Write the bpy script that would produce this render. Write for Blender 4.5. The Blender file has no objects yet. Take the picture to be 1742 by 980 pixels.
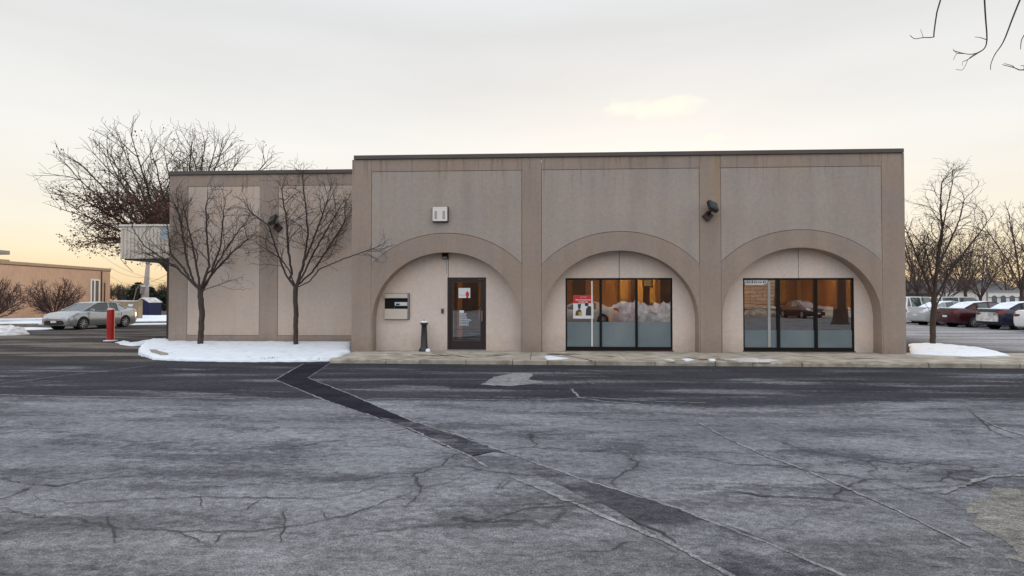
import bpy, bmesh, math, random
import numpy as np
from mathutils import Vector, Matrix, Euler

random.seed(7)
S = bpy.context.scene
COL = S.collection
R = math.radians

# ------------------------------------------------------------------ camera
D, CAMZ, FOC = 17.23, 1.69, 1000.0
YAW, PITCH = R(3.0), R(1.03)
cd = bpy.data.cameras.new('camera')
cam = bpy.data.objects.new('camera', cd)
COL.objects.link(cam)
cam.location = (0, -D, CAMZ)
cam.rotation_euler = (R(90) + PITCH, 0, YAW)
cd.sensor_width = 36
cd.lens = 36 * FOC / 1742
cd.clip_start = 0.05
cd.clip_end = 3000
S.camera = cam
CM = Euler(cam.rotation_euler).to_matrix()
C0 = Vector(cam.location)

# ------------------------------------------------------------------ world: dusk sky under thin bright veil
SUN_EL, SUN_AZ = 2.0, 8.0      # just above the horizon, behind the building (azimuth from +Y)
W = bpy.data.worlds.new('World'); S.world = W; W.use_nodes = True
nt = W.node_tree; nt.nodes.clear()
def N(t, nt=nt, **k):
    n = nt.nodes.new(t)
    for a, b in k.items(): setattr(n, a, b)
    return n
out = N('ShaderNodeOutputWorld'); bg = N('ShaderNodeBackground')
bg.inputs['Strength'].default_value = 0.1
sky = N('ShaderNodeTexSky'); sky.sky_type = 'NISHITA'; sky.sun_disc = False
sky.sun_elevation = R(SUN_EL); sky.sun_rotation = R(SUN_AZ); sky.dust_density = 1.5; sky.air_density = 1.0
tc = N('ShaderNodeTexCoord'); sep = N('ShaderNodeSeparateXYZ'); nt.links.new(tc.outputs['Generated'], sep.inputs[0])
ramp = N('ShaderNodeValToRGB'); cr = ramp.color_ramp
cr.elements[0].position = 0.0; cr.elements[0].color = (0.52, 0.34, 0.19, 1)
cr.elements[1].position = 1.0; cr.elements[1].color = (0.90, 0.94, 1.0, 1)  # zenith, above the view, raised for more light on walls and ground
for p, c in ((0.028, (0.70, 0.54, 0.33)), (0.066, (0.73, 0.64, 0.46)), (0.107, (0.70, 0.655, 0.56)), (0.17, (0.675, 0.65, 0.595)),
             (0.235, (0.665, 0.655, 0.63)), (0.30, (0.625, 0.62, 0.605)), (0.41, (0.545, 0.55, 0.55)), (0.60, (0.70, 0.74, 0.78))):
    e = cr.elements.new(p); e.color = (*c, 1)
nt.links.new(sep.outputs['Z'], ramp.inputs[0])
# cooler grey horizon away from the sunset; unseen sky brightened to light walls
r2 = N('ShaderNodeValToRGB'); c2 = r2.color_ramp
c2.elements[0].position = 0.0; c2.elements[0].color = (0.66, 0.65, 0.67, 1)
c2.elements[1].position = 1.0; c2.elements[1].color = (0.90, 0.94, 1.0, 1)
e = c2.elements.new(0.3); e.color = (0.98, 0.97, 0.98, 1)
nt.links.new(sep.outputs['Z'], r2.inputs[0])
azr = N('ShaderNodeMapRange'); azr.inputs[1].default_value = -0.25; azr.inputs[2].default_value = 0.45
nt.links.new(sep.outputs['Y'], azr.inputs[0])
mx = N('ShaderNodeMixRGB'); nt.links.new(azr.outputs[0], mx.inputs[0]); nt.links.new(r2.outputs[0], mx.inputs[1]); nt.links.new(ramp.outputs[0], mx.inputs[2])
# small sunlit cloud: noise inside a soft window of directions
def cloud(dirv, sx, sz, seed, prev, th=0.47):
    rv = Vector((dirv.y, -dirv.x, 0)).normalized(); uv = rv.cross(dirv).normalized()
    def dot(v):
        n = N('ShaderNodeVectorMath', operation='DOT_PRODUCT'); nt.links.new(tc.outputs['Generated'], n.inputs[0]); n.inputs[1].default_value = v; return n.outputs['Value']
    def m(op, a, b=None):
        n = N('ShaderNodeMath', operation=op)
        for i, q in enumerate((a, b)):
            if q is None: continue
            if isinstance(q, (int, float)): n.inputs[i].default_value = q
            else: nt.links.new(q, n.inputs[i])
        return n.outputs[0]
    u = m('DIVIDE', dot(rv), sx); w = m('DIVIDE', m('SUBTRACT', dot(uv), 0.0), sz)
    d = m('SQRT', m('ADD', m('MULTIPLY', u, u), m('MULTIPLY', w, w)))
    nz = N('ShaderNodeTexNoise'); nz.inputs['Scale'].default_value = 22; nz.inputs['Detail'].default_value = 6
    mp = N('ShaderNodeMapping'); mp.inputs['Location'].default_value = (seed, 0, 0); mp.inputs['Scale'].default_value = (1, 1, 2.2)
    nt.links.new(tc.outputs['Generated'], mp.inputs[0]); nt.links.new(mp.outputs[0], nz.inputs[0])
    f = m('SUBTRACT', m('ADD', m('SUBTRACT', 1.0, d), m('MULTIPLY', nz.outputs[0], 1.6)), 0.8 + th * 0.9 - .22)
    mr = N('ShaderNodeMapRange'); mr.interpolation_type = 'SMOOTHSTEP'; mr.inputs[1].default_value = 0.0; mr.inputs[2].default_value = 0.75
    front = m('GREATER_THAN', dot(dirv), 0.0)
    nt.links.new(f, mr.inputs[0])
    fac = m('MULTIPLY', m('MULTIPLY', mr.outputs[0], front), 0.9)
    x = N('ShaderNodeMixRGB'); nt.links.new(fac, x.inputs[0]); nt.links.new(prev, x.inputs[1]); x.inputs[2].default_value = (0.74, 0.71, 0.61, 1)
    return x.outputs[0]
def ray(px, py):
    return (CM @ Vector(((px - 871) / FOC, -(py - 490) / FOC, -1)))
sn_ = N('ShaderNodeTexNoise'); sn_.inputs['Scale'].default_value = 2.2; sn_.inputs['Detail'].default_value = 5
sm2 = N('ShaderNodeMapping'); sm2.inputs['Scale'].default_value = (1, 1, 5); nt.links.new(tc.outputs['Generated'], sm2.inputs[0]); nt.links.new(sm2.outputs[0], sn_.inputs[0])
sr_ = N('ShaderNodeMapRange'); sr_.inputs[1].default_value = .3; sr_.inputs[2].default_value = .7; sr_.inputs[3].default_value = .955; sr_.inputs[4].default_value = 1.035; nt.links.new(sn_.outputs[0], sr_.inputs[0])
sv_ = N('ShaderNodeVectorMath', operation='SCALE'); nt.links.new(mx.outputs[0], sv_.inputs[0]); nt.links.new(sr_.outputs[0], sv_.inputs['Scale'])
cl = cloud(ray(1130, 184).normalized(), 0.085, 0.028, 3.1, sv_.outputs[0])
cl = cloud(ray(1052, 185).normalized(), 0.035, 0.025, 5.7, cl, 0.55)
cl = cloud(ray(1215, 232).normalized(), 0.03, 0.015, 9.2, cl, 0.60)
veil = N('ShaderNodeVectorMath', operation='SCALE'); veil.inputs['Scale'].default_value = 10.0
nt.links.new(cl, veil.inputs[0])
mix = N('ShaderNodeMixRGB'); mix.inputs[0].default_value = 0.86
skys = N('ShaderNodeVectorMath', operation='SCALE'); skys.inputs['Scale'].default_value = 1.0
nt.links.new(sky.outputs[0], skys.inputs[0])
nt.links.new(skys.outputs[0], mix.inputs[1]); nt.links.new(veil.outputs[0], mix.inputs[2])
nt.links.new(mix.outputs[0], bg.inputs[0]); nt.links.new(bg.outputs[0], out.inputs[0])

sl = bpy.data.lights.new('sun', 'SUN'); so = bpy.data.objects.new('sun', sl); COL.objects.link(so)
sl.energy = 0.6; sl.angle = R(6); sl.color = (1.0, 0.72, 0.45)
sd = Vector((math.sin(R(SUN_AZ)) * math.cos(R(SUN_EL)), math.cos(R(SUN_AZ)) * math.cos(R(SUN_EL)), math.sin(R(SUN_EL))))
so.rotation_euler = sd.to_track_quat('Z', 'Y').to_euler()

S.render.engine = 'CYCLES'
S.view_settings.view_transform = 'Standard'; S.view_settings.look = 'None'
S.view_settings.exposure = 0.65; S.view_settings.gamma = 1.0; S.view_settings.use_curve_mapping = False
S.cycles.max_bounces = 8; S.cycles.transparent_max_bounces = 16

# ------------------------------------------------------------------ pixel <-> world
def wall(px, py, Y):
    d = ray(px, py); t = (Y - C0.y) / d.y; return C0 + d * t
def gnd(px, py, z=0.0):
    d = ray(px, py); t = (z - C0.z) / d.z; return C0 + d * t
def at(px, py, depth):
    d = ray(px, py); return C0 + d * depth
def wx(px, Y=0.0, py=500): return wall(px, py, Y).x
def wz(py, px, Y=0.0): return wall(px, py, Y).z

# ------------------------------------------------------------------ materials
def mat(name, col, rough=0.85, var=0.12, scale=3.0, bump=0.0, bscale=80.0, metal=0.0, emis=None, spec=None, col2=None, stretch=(1, 1, 1), thr=None):
    m = bpy.data.materials.new(name); m.use_nodes = True; t = m.node_tree
    b = t.nodes['Principled BSDF']; b.inputs['Roughness'].default_value = rough; b.inputs['Metallic'].default_value = metal
    if spec is not None: b.inputs['Specular IOR Level'].default_value = spec
    c = t.nodes.new('ShaderNodeTexCoord'); mp = t.nodes.new('ShaderNodeMapping'); mp.inputs['Scale'].default_value = stretch
    t.links.new(c.outputs['Object'], mp.inputs[0])
    nz = t.nodes.new('ShaderNodeTexNoise'); nz.inputs['Scale'].default_value = scale; nz.inputs['Detail'].default_value = 5
    t.links.new(mp.outputs[0], nz.inputs[0])
    rp = t.nodes.new('ShaderNodeValToRGB')
    a = tuple(max(0, v * (1 - var)) for v in col); z = tuple(min(1, v * (1 + var)) for v in (col2 or col))
    rp.color_ramp.elements[0].color = (*a, 1); rp.color_ramp.elements[1].color = (*z, 1)
    lo, hi = thr or (0.3, 0.7)
    rp.color_ramp.elements[0].position = lo; rp.color_ramp.elements[1].position = hi
    t.links.new(nz.outputs[0], rp.inputs[0]); t.links.new(rp.outputs[0], b.inputs['Base Color'])
    if bump:
        n2 = t.nodes.new('ShaderNodeTexNoise'); n2.inputs['Scale'].default_value = bscale; n2.inputs['Detail'].default_value = 3
        t.links.new(c.outputs['Object'], n2.inputs[0])
        bp = t.nodes.new('ShaderNodeBump'); bp.inputs['Strength'].default_value = bump; bp.inputs['Distance'].default_value = 0.02
        t.links.new(n2.outputs[0], bp.inputs['Height']); t.links.new(bp.outputs[0], b.inputs['Normal'])
    if emis:
        b.inputs['Emission Color'].default_value = (*emis[0], 1); b.inputs['Emission Strength'].default_value = emis[1]
    return m

def stucco(name, col, streak=0.16):
    """sprayed stucco: fine grain, broad tone drift, faint vertical rain streaks"""
    m = bpy.data.materials.new(name); m.use_nodes = True; t = m.node_tree; L = t.links
    b = t.nodes['Principled BSDF']; b.inputs['Roughness'].default_value = 0.95; b.inputs['Specular IOR Level'].default_value = 0.2
    c = t.nodes.new('ShaderNodeTexCoord')
    def nz(scale, st=(1, 1, 1), det=4, loc=(0, 0, 0)):
        mp = t.nodes.new('ShaderNodeMapping'); mp.inputs['Scale'].default_value = st; mp.inputs['Location'].default_value = loc
        n = t.nodes.new('ShaderNodeTexNoise'); n.inputs['Scale'].default_value = scale; n.inputs['Detail'].default_value = det
        L.new(c.outputs['Object'], mp.inputs[0]); L.new(mp.outputs[0], n.inputs[0]); return n.outputs[0]
    def mr(v, a, z, lo, hi):
        n = t.nodes.new('ShaderNodeMapRange'); n.inputs[1].default_value = a; n.inputs[2].default_value = z
        n.inputs[3].default_value = lo; n.inputs[4].default_value = hi; L.new(v, n.inputs[0]); return n.outputs[0]
    def mul(a, bb):
        n = t.nodes.new('ShaderNodeMath'); n.operation = 'MULTIPLY'; L.new(a, n.inputs[0]); L.new(bb, n.inputs[1]); return n.outputs[0]
    f = mul(mr(nz(0.6), 0.3, 0.7, 0.94, 1.05), mr(nz(55, det=2), 0.3, 0.7, 0.92, 1.07))
    f = mul(f, mr(nz(1.1, (2.2, 2.2, 0.22), 7), 0.42, 0.8, 1.0 + streak * .15, 1.0 - streak * .7))
    f = mul(f, mr(nz(9, det=6), 0.3, 0.7, 0.95, 1.05))
    # splash dirt low on the wall, uneven
    sp = t.nodes.new('ShaderNodeSeparateXYZ'); L.new(c.outputs['Object'], sp.inputs[0])
    ad = t.nodes.new('ShaderNodeMath'); ad.operation = 'ADD'; L.new(sp.outputs['Z'], ad.inputs[0]); L.new(mr(nz(3.5), 0.2, 0.8, -0.25, 0.25), ad.inputs[1])
    dirt = mr(ad.outputs[0], 0.15, 0.65, 0.80, 1.0)
    f = mul(f, dirt)
    # rain drips below the coping: long thin runs that fade downwards
    top_ = mr(sp.outputs['Z'], ZC_EST - 1.3, ZC_EST, 0.0, 1.0)
    run_ = mr(nz(6, (2.0, 2.0, 0.10), 5, (6, 1, 2)), 0.54, 0.66, 0.0, 0.26)
    dr_ = t.nodes.new('ShaderNodeMath'); dr_.operation = 'SUBTRACT'; dr_.inputs[0].default_value = 1.0; L.new(mul(top_, run_), dr_.inputs[1]); f = mul(f, dr_.outputs[0])
    hs = t.nodes.new('ShaderNodeHueSaturation'); hs.inputs['Color'].default_value = (*col, 1)
    L.new(f, hs.inputs['Value']); 
    wr = t.nodes.new('ShaderNodeMixRGB'); wr.blend_type = 'MULTIPLY'; wr.inputs[2].default_value = (1.05, 1.0, 0.94, 1)
    L.new(mr(nz(0.9, loc=(9, 0, 4)), 0.4, 0.7, 0.0, 1.0), wr.inputs[0]); L.new(hs.outputs[0], wr.inputs[1])
    last_ = wr.outputs[0]
    if name == 'brown_stucco':
        X_ = wx(1221, 0)
        dx = t.nodes.new('ShaderNodeMath'); dx.operation = 'ABSOLUTE'; sb_ = t.nodes.new('ShaderNodeMath'); sb_.operation = 'SUBTRACT'; L.new(sp.outputs['X'], sb_.inputs[0]); sb_.inputs[1].default_value = X_
        L.new(sb_.outputs[0], dx.inputs[0]); f_ = mul(mul(mr(dx.outputs[0], .02, .13, 1, 0), mr(sp.outputs['Z'], 3.6, 5.2, 0, 1)), mr(nz(3, (3, 3, .6)), .35, .6, .25, .8))
        st_ = t.nodes.new('ShaderNodeMixRGB'); L.new(f_, st_.inputs[0]); L.new(last_, st_.inputs[1]); st_.inputs[2].default_value = (0.36, 0.25, 0.13, 1); last_ = st_.outputs[0]
    L.new(last_, b.inputs['Base Color'])
    bp = t.nodes.new('ShaderNodeBump'); bp.inputs['Strength'].default_value = 0.5; bp.inputs['Distance'].default_value = 0.01
    L.new(nz(70, det=3), bp.inputs['Height']); L.new(bp.outputs[0], b.inputs['Normal'])
    return m

M = {}
ZC_EST = (wz(265, 602) + wz(253, 1538)) / 2 - .12
M['trim'] = stucco('brown_stucco', (0.330, 0.272, 0.234))
M['panel'] = stucco('grey_stucco', (0.370, 0.328, 0.300))
M['cream'] = stucco('cream_stucco', (0.66, 0.575, 0.525), 0.06)
M['groove'] = mat('dark_joint_grey', (0.10, 0.08, 0.07))  # dark grey for the backing of open joints
M['flash'] = mat('dark_roof_flashing', (0.075, 0.062, 0.056), 0.5, 0.15, 1.0)
M['glazgrey'] = mat('pale_grey_strip', (0.34, 0.34, 0.33), .5)
M['black'] = mat('black_aluminium', (0.006, 0.006, 0.007), 0.5, 0.1, spec=.2)
M['doorframe'] = mat('dark_bronze_aluminium', (0.022, 0.012, 0.013), 0.4, 0.1)
M['concrete'] = mat('walk_concrete', (0.30, 0.265, 0.215), 0.9, 0.2, 2.6, 0.4, 60, col2=(0.42, 0.39, 0.34))
M['kerb'] = mat('old_kerb_concrete', (0.27, 0.24, 0.19), 0.9, 0.2, 3, 0.5, 50, col2=(0.36, 0.33, 0.28))
M['snow'] = mat('packed_snow', (0.66, 0.72, 0.79), 0.75, 0.03, 4, 0.6, 16, col2=(0.77, 0.83, 0.91), thr=(.25, .5))
M['oldsnow'] = mat('dirty_snow', (0.42, 0.40, 0.38), 0.85, 0.2, 2.5, 0.9, 12, col2=(0.68, 0.68, 0.70))
M['tansnow'] = mat('sandy_snow_bank', (0.30, 0.23, 0.17), .9, .3, 2.2, .9, 10, col2=(0.55, 0.48, 0.40))
M['bark'] = mat('young_bark', (0.060, 0.045, 0.036), 0.95, 0.35, 14, 0.8, 60, stretch=(1, 1, 0.25))
M['twig'] = mat('twig_bark', (0.050, 0.036, 0.031), 0.95, 0.2, 5)
M['barkfar'] = mat('old_bark', (0.055, 0.04, 0.034), 0.95, 0.2, 5)
M['leaf'] = mat('dead_oak_leaves', (0.06, 0.020, 0.014), 0.8, 0.4, 2.0, col2=(0.15, 0.050, 0.028))
M['brick'] = None
M['saltpaint'] = mat('salt_frosted_paint', (0.36, 0.35, 0.34), .6, .3, 3, col2=(0.60, 0.58, 0.56))
M['silver'] = mat('champagne_paint', (0.42, 0.44, 0.46), 0.22, 0.02, 1, metal=0.55)
M['white_paint'] = mat('white_paint', (0.75, 0.76, 0.78), 0.3, 0.02, 1)
M['maroon_paint'] = mat('maroon_paint', (0.045, 0.006, 0.010), 0.25, 0.02, 1)
M['navy_paint'] = mat('navy_paint', (0.012, 0.016, 0.035), 0.25, 0.02, 1)
M['grey_paint'] = mat('pale_grey_paint', (0.42, 0.44, 0.46), 0.3, 0.03, 1)
M['blackpaint'] = mat('black_paint', (0.012, 0.012, 0.014), 0.3, 0.02, 1)
M['carglass'] = mat('car_glass', (0.03, 0.05, 0.055), 0.04, 0.05, 1, spec=1.0)
M['tyre'] = mat('tyre_rubber', (0.015, 0.015, 0.016), 0.85, 0.2)
M['rim'] = mat('alloy_rim', (0.45, 0.45, 0.46), 0.35, 0.1, metal=0.6)
M['redlens'] = mat('red_lens', (0.14, 0.006, 0.006), 0.2, 0.05)
M['amberlens'] = mat('amber_lens', (0.6, 0.35, 0.12), 0.2, 0.05)
M['clearlens'] = mat('clear_lens', (0.62, 0.66, 0.70), 0.12, 0.05)
M['plate'] = mat('plate_white', (0.7, 0.72, 0.75), 0.5, 0.05)
M['chrome'] = mat('chrome', (0.7, 0.7, 0.7), 0.2, 0.02, metal=1)
M['red'] = mat('red_post_paint', (0.42, 0.012, 0.014), 0.5, 0.15, 3)
M['white'] = mat('white_enamel', (0.74, 0.72, 0.68), 0.5, 0.05)
M['blue'] = mat('navy_steel', (0.010, 0.016, 0.075), 0.5, 0.15)
M['tanfence'] = mat('tan_fence_boards', (0.30, 0.22, 0.14), 0.9, 0.2, 2)
M['polewood'] = mat('weathered_pole', (0.42, 0.38, 0.36), 0.9, 0.15, 4)
M['metalgrey'] = mat('grey_metal', (0.25, 0.25, 0.26), 0.5, 0.1)
M['woodorange'] = mat('orange_wood_panelling', (0.44, 0.22, 0.07), 0.6, 0.15, 0.8, stretch=(2, 2, 0.6), col2=(0.58, 0.32, 0.09))
M['darkwood'] = mat('dark_wood', (0.05, 0.018, 0.01), 0.5, 0.2)
M['carpet'] = mat('brown_carpet', (0.06, 0.03, 0.022), 0.95, 0.2)
M['ceil'] = mat('ceiling_tile', (0.45, 0.32, 0.20), 0.9, 0.1)
M['lamp'] = mat('lit_ceiling_panel', (0.9, 0.8, 0.6), 0.5, 0.0, emis=((1.0, 0.62, 0.26), 24.0))
M['gold'] = mat('gold_blind', (0.70, 0.47, 0.16), 0.7, 0.1)
M['chair'] = mat('dark_red_fabric', (0.16, 0.025, 0.02), 0.9, 0.1)
M['postercream'] = mat('satin_cream_steel', (0.58, 0.53, 0.47), 0.45, 0.05)
M['posterred'] = mat('poster_red', (0.55, 0.03, 0.035), 0.6, 0.1)
M['paper'] = mat('paper_white', (0.72, 0.74, 0.76), 0.8, 0.04)
M['paperblue'] = mat('paper_light_blue', (0.42, 0.55, 0.68), 0.8, 0.04)
M['ink'] = mat('ink_dark', (0.04, 0.045, 0.055), 0.8, 0.1)
M['numgrey'] = mat('number_grey', (0.36, 0.36, 0.34), 0.7, 0.05)
M['rusty'] = mat('brown_steel_box', (0.045, 0.022, 0.016), 0.6, 0.2)

def mat_canopy():
    m = mat('ribbed_cream_fascia', (0.62, 0.57, 0.51), 0.6, 0.05); return m
M['fascia'] = mat_canopy()

def mat_masonry(name, cola, colb, mortar, bw, bh, rot=(R(90), 0, 0), ms=None):
    m = bpy.data.materials.new(name); m.use_nodes = True; t = m.node_tree; L = t.links
    b = t.nodes['Principled BSDF']; b.inputs['Roughness'].default_value = 0.95; b.inputs['Specular IOR Level'].default_value = 0.2
    c = t.nodes.new('ShaderNodeTexCoord'); mp = t.nodes.new('ShaderNodeMapping'); mp.inputs['Rotation'].default_value = rot
    br = t.nodes.new('ShaderNodeTexBrick'); br.inputs['Scale'].default_value = 1.0
    br.inputs['Brick Width'].default_value = bw; br.inputs['Row Height'].default_value = bh; br.inputs['Mortar Size'].default_value = ms or min(0.012, bh * .12)
    br.inputs['Color1'].default_value = (*cola, 1); br.inputs['Color2'].default_value = (*colb, 1); br.inputs['Mortar'].default_value = (*mortar, 1)
    L.new(c.outputs['Object'], mp.inputs[0]); L.new(mp.outputs[0], br.inputs[0])
    nz = t.nodes.new('ShaderNodeTexNoise'); nz.inputs['Scale'].default_value = 0.8; nz.inputs['Detail'].default_value = 5
    L.new(c.outputs['Object'], nz.inputs[0])
    mr = t.nodes.new('ShaderNodeMapRange'); mr.inputs[3].default_value = 0.82; mr.inputs[4].default_value = 1.15; L.new(nz.outputs[0], mr.inputs[0])
    mm = t.nodes.new('ShaderNodeVectorMath'); mm.operation = 'SCALE'; L.new(br.outputs[0], mm.inputs[0]); L.new(mr.outputs[0], mm.inputs['Scale'])
    L.new(mm.outputs[0], b.inputs['Base Color'])
    return m
M['brick'] = mat_masonry('tan_brick', (0.66, 0.41, 0.27), (0.58, 0.355, 0.235), (0.56, 0.40, 0.29), 0.4, 0.1, (R(90), 0, R(90)))
M['stone'] = mat_masonry('buff_ledge_stone', (0.56, 0.50, 0.40), (0.42, 0.36, 0.28), (0.16, 0.13, 0.10), 1.3, 0.36, ms=.035)

def mat_glass(name, tint, refl, rough=0.0):
    m = bpy.data.materials.new(name); m.use_nodes = True; t = m.node_tree; t.nodes.clear(); L = t.links
    o = t.nodes.new('ShaderNodeOutputMaterial'); x = t.nodes.new('ShaderNodeMixShader'); x.inputs[0].default_value = refl
    a = t.nodes.new('ShaderNodeBsdfTransparent'); a.inputs[0].default_value = (*tint, 1)
    g = t.nodes.new('ShaderNodeBsdfGlossy'); g.inputs['Roughness'].default_value = rough; g.inputs[0].default_value = (0.95, 0.97, 1, 1)
    # rolled panes are never quite flat
    c = t.nodes.new('ShaderNodeTexCoord'); nz = t.nodes.new('ShaderNodeTexNoise'); nz.inputs['Scale'].default_value = 1.3
    bp = t.nodes.new('ShaderNodeBump'); bp.inputs['Strength'].default_value = 0.05; bp.inputs['Distance'].default_value = 0.02
    L.new(c.outputs['Object'], nz.inputs[0]); L.new(nz.outputs[0], bp.inputs['Height']); L.new(bp.outputs[0], g.inputs['Normal'])
    L.new(a.outputs[0], x.inputs[1]); L.new(g.outputs[0], x.inputs[2]); L.new(x.outputs[0], o.inputs[0])
    return m
M['glass'] = mat_glass('tinted_glass', (0.66, 0.64, 0.62), 0.34)
def mat_film():
    m = bpy.data.materials.new('frosted_film'); m.use_nodes = True; t = m.node_tree; t.nodes.clear(); L = t.links
    o = t.nodes.new('ShaderNodeOutputMaterial'); x = t.nodes.new('ShaderNodeMixShader'); x.inputs[0].default_value = 0.62
    a = t.nodes.new('ShaderNodeBsdfTransparent'); a.inputs[0].default_value = (0.8, 0.84, 0.86, 1)
    d = t.nodes.new('ShaderNodeBsdfDiffuse')
    c = t.nodes.new('ShaderNodeTexCoord'); nz = t.nodes.new('ShaderNodeTexNoise'); nz.inputs['Scale'].default_value = 1.5
    rp = t.nodes.new('ShaderNodeValToRGB'); rp.color_ramp.elements[0].color = (0.17, 0.23, 0.26, 1); rp.color_ramp.elements[1].color = (0.32, 0.38, 0.40, 1)
    L.new(c.outputs['Object'], nz.inputs[0]); L.new(nz.outputs[0], rp.inputs[0]); L.new(rp.outputs[0], d.inputs[0])
    L.new(a.outputs[0], x.inputs[1]); L.new(d.outputs[0], x.inputs[2]); L.new(x.outputs[0], o.inputs[0])
    return m
M['film'] = mat_film()

# ------------------------------------------------------------------ asphalt
YB = gnd(700, 681).y          # where the darker sealed strip along the kerb ends
YK = gnd(700, 618).y          # kerb line
def mat_asphalt(name='worn_salted_asphalt', plain=None):
    m = bpy.data.materials.new(name); m.use_nodes = True; t = m.node_tree; L = t.links
    b = t.nodes['Principled BSDF']; b.inputs['Roughness'].default_value = 0.95; b.inputs['Specular IOR Level'].default_value = 0.08
    c = t.nodes.new('ShaderNodeTexCoord')
    def nz(scale, st=(1, 1, 1), det=5, loc=(0, 0, 0), rough=0.55, dist=0.0):
        mp = t.nodes.new('ShaderNodeMapping'); mp.inputs['Scale'].default_value = st; mp.inputs['Location'].default_value = loc
        n = t.nodes.new('ShaderNodeTexNoise'); n.inputs['Scale'].default_value = scale; n.inputs['Detail'].default_value = det
        n.inputs['Roughness'].default_value = rough; n.inputs['Distortion'].default_value = dist
        L.new(c.outputs['Object'], mp.inputs[0]); L.new(mp.outputs[0], n.inputs[0]); return n.outputs[0]
    def mr(v, a, z, lo, hi, smooth=False):
        n = t.nodes.new('ShaderNodeMapRange'); n.inputs[1].default_value = a; n.inputs[2].default_value = z
        if smooth: n.interpolation_type = 'SMOOTHSTEP'
        n.inputs[3].default_value = lo; n.inputs[4].default_value = hi; L.new(v, n.inputs[0]); return n.outputs[0]
    def ma(op, a, bb):
        n = t.nodes.new('ShaderNodeMath'); n.operation = op
        for i, q in enumerate((a, bb)):
            if isinstance(q, (int, float)): n.inputs[i].default_value = q
            else: L.new(q, n.inputs[i])
        return n.outputs[0]
    def mixc(f, a, bb):
        n = t.nodes.new('ShaderNodeMixRGB')
        for i, q in enumerate((f, a, bb)):
            if isinstance(q, tuple): n.inputs[i].default_value = (*q, 1)
            elif isinstance(q, (int, float)): n.inputs[i].default_value = q
            else: L.new(q, n.inputs[i])
        return n.outputs[0]
    sp = t.nodes.new('ShaderNodeSeparateXYZ'); L.new(c.outputs['Object'], sp.inputs[0]); X, Y = sp.outputs['X'], sp.outputs['Y']
    fleck = ma('MULTIPLY', ma('SUBTRACT', nz(12, (0.8, 1.1, 1), det=6, rough=0.85, loc=(3, 3, 0)), 0.5), 0.62)
    def fz(v): return ma('ADD', v, fleck)
    # dark sealed strip: between YB and the kerb, edge crisp on the left, ragged on the right
    rag = ma('ADD', ma('MULTIPLY', ma('SUBTRACT', nz(0.5, (0.35, 1, 1)), 0.5), mr(X, 0.5, 6, 0.5, 5.0)), ma('MULTIPLY', ma('SUBTRACT', nz(9, (0.8, 1.1, 1), det=6, rough=0.85), 0.5), 1.6))
    yy = ma('ADD', Y, rag)
    strip = mr(yy, YB - 0.42, YB + 0.30, 0.0, 1.0, True)
    # worn pale patches inside the strip, drawn out along the kerb
    pal = mr(fz(nz(1.1, (0.28, 1.5, 1), 6, (3, 0, 0))), 0.54, 0.62, 0.0, 0.7)
    near = mr(Y, YK - 1.3, YK - 0.5, 1.0, 0.0, True)
    strip = ma('MULTIPLY', strip, ma('SUBTRACT', 1.0, ma('MULTIPLY', pal, near)))
    light = mixc(mr(nz(0.45, (0.5, 1.2, 1)), 0.35, 0.65, 0, 1), (0.148, 0.154, 0.172), (0.218, 0.226, 0.246))
    light = mixc(mr(fz(nz(0.8, (0.5, 1.5, 1), 8, (7, 2, 0), 0.7)), 0.48, 0.64, 0, 0.65), light, (0.29, 0.302, 0.320))
    light = mixc(mr(fz(nz(0.9, (0.45, 1.4, 1), 8, (1, 9, 0), 0.7)), 0.505, 0.57, 0, 0.75), light, (0.078, 0.080, 0.093))
    # brown tinge and loose grit nearer the viewer
    light = mixc(mr(Y, -15, -11, 0.35, 0.0), light, (0.20, 0.185, 0.17))
    dark = mixc(mr(nz(0.9, (0.3, 1.3, 1), 6, (5, 5, 0)), 0.35, 0.7, 0, 1), (0.030, 0.031, 0.040), (0.058, 0.060, 0.071))
    colr = mixc(strip, light, dark)
    # muddy brown meltwater film off to the side of the building
    mud = ma('MULTIPLY', mr(X, -9, -12, 0, 1, True), mr(Y, YK - 0.8, YK + 0.5, 0, 1, True))
    mudc = mixc(mr(nz(0.5, (0.3, 1.6, 1), 6, (2, 1, 0)), 0.48, 0.60, 0, 1), (0.050, 0.043, 0.046), (0.200, 0.178, 0.155))
    colr = mixc(mud, colr, mudc)
    far = mr(X, 13, 17, 0, 1, True); far = ma('MULTIPLY', far, mr(Y, 0, 3, 0, 1, True))
    colr = mixc(far, colr, mixc(mr(nz(0.5, (0.3, 1.3, 1), 6, (8, 1, 0)), 0.4, 0.6, 0, 1), (0.22, 0.21, 0.21), (0.36, 0.36, 0.385)))
    if plain: colr = mixc(mr(nz(plain[3], (0.6, 1.2, 1), 7, (3, 3, 0), 0.7), plain[2][0], plain[2][1], 0, 1), plain[0], plain[1])
    # aggregate
    g1 = ma('MULTIPLY', mr(nz(13, (0.8, 1, 1), det=6, rough=0.85), 0.40, 0.60, 0.66, 1.26), mr(nz(75, det=3, rough=0.8), 0.34, 0.66, 0.45, 1.55))
    g1 = ma('MULTIPLY', g1, mr(nz(6.5, (0.6, 1.15, 1), det=7, rough=0.8, loc=(2, 7, 0)), 0.56, 0.64, 1.0, 0.60))
    g2 = mr(nz(3.2, (0.8, 1.3, 1), det=8, rough=0.85), 0.32, 0.68, 0.78, 1.24)
    sc = t.nodes.new('ShaderNodeVectorMath'); sc.operation = 'SCALE'; L.new(colr, sc.inputs[0]); L.new(ma('MULTIPLY', g1, g2), sc.inputs['Scale'])
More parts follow.
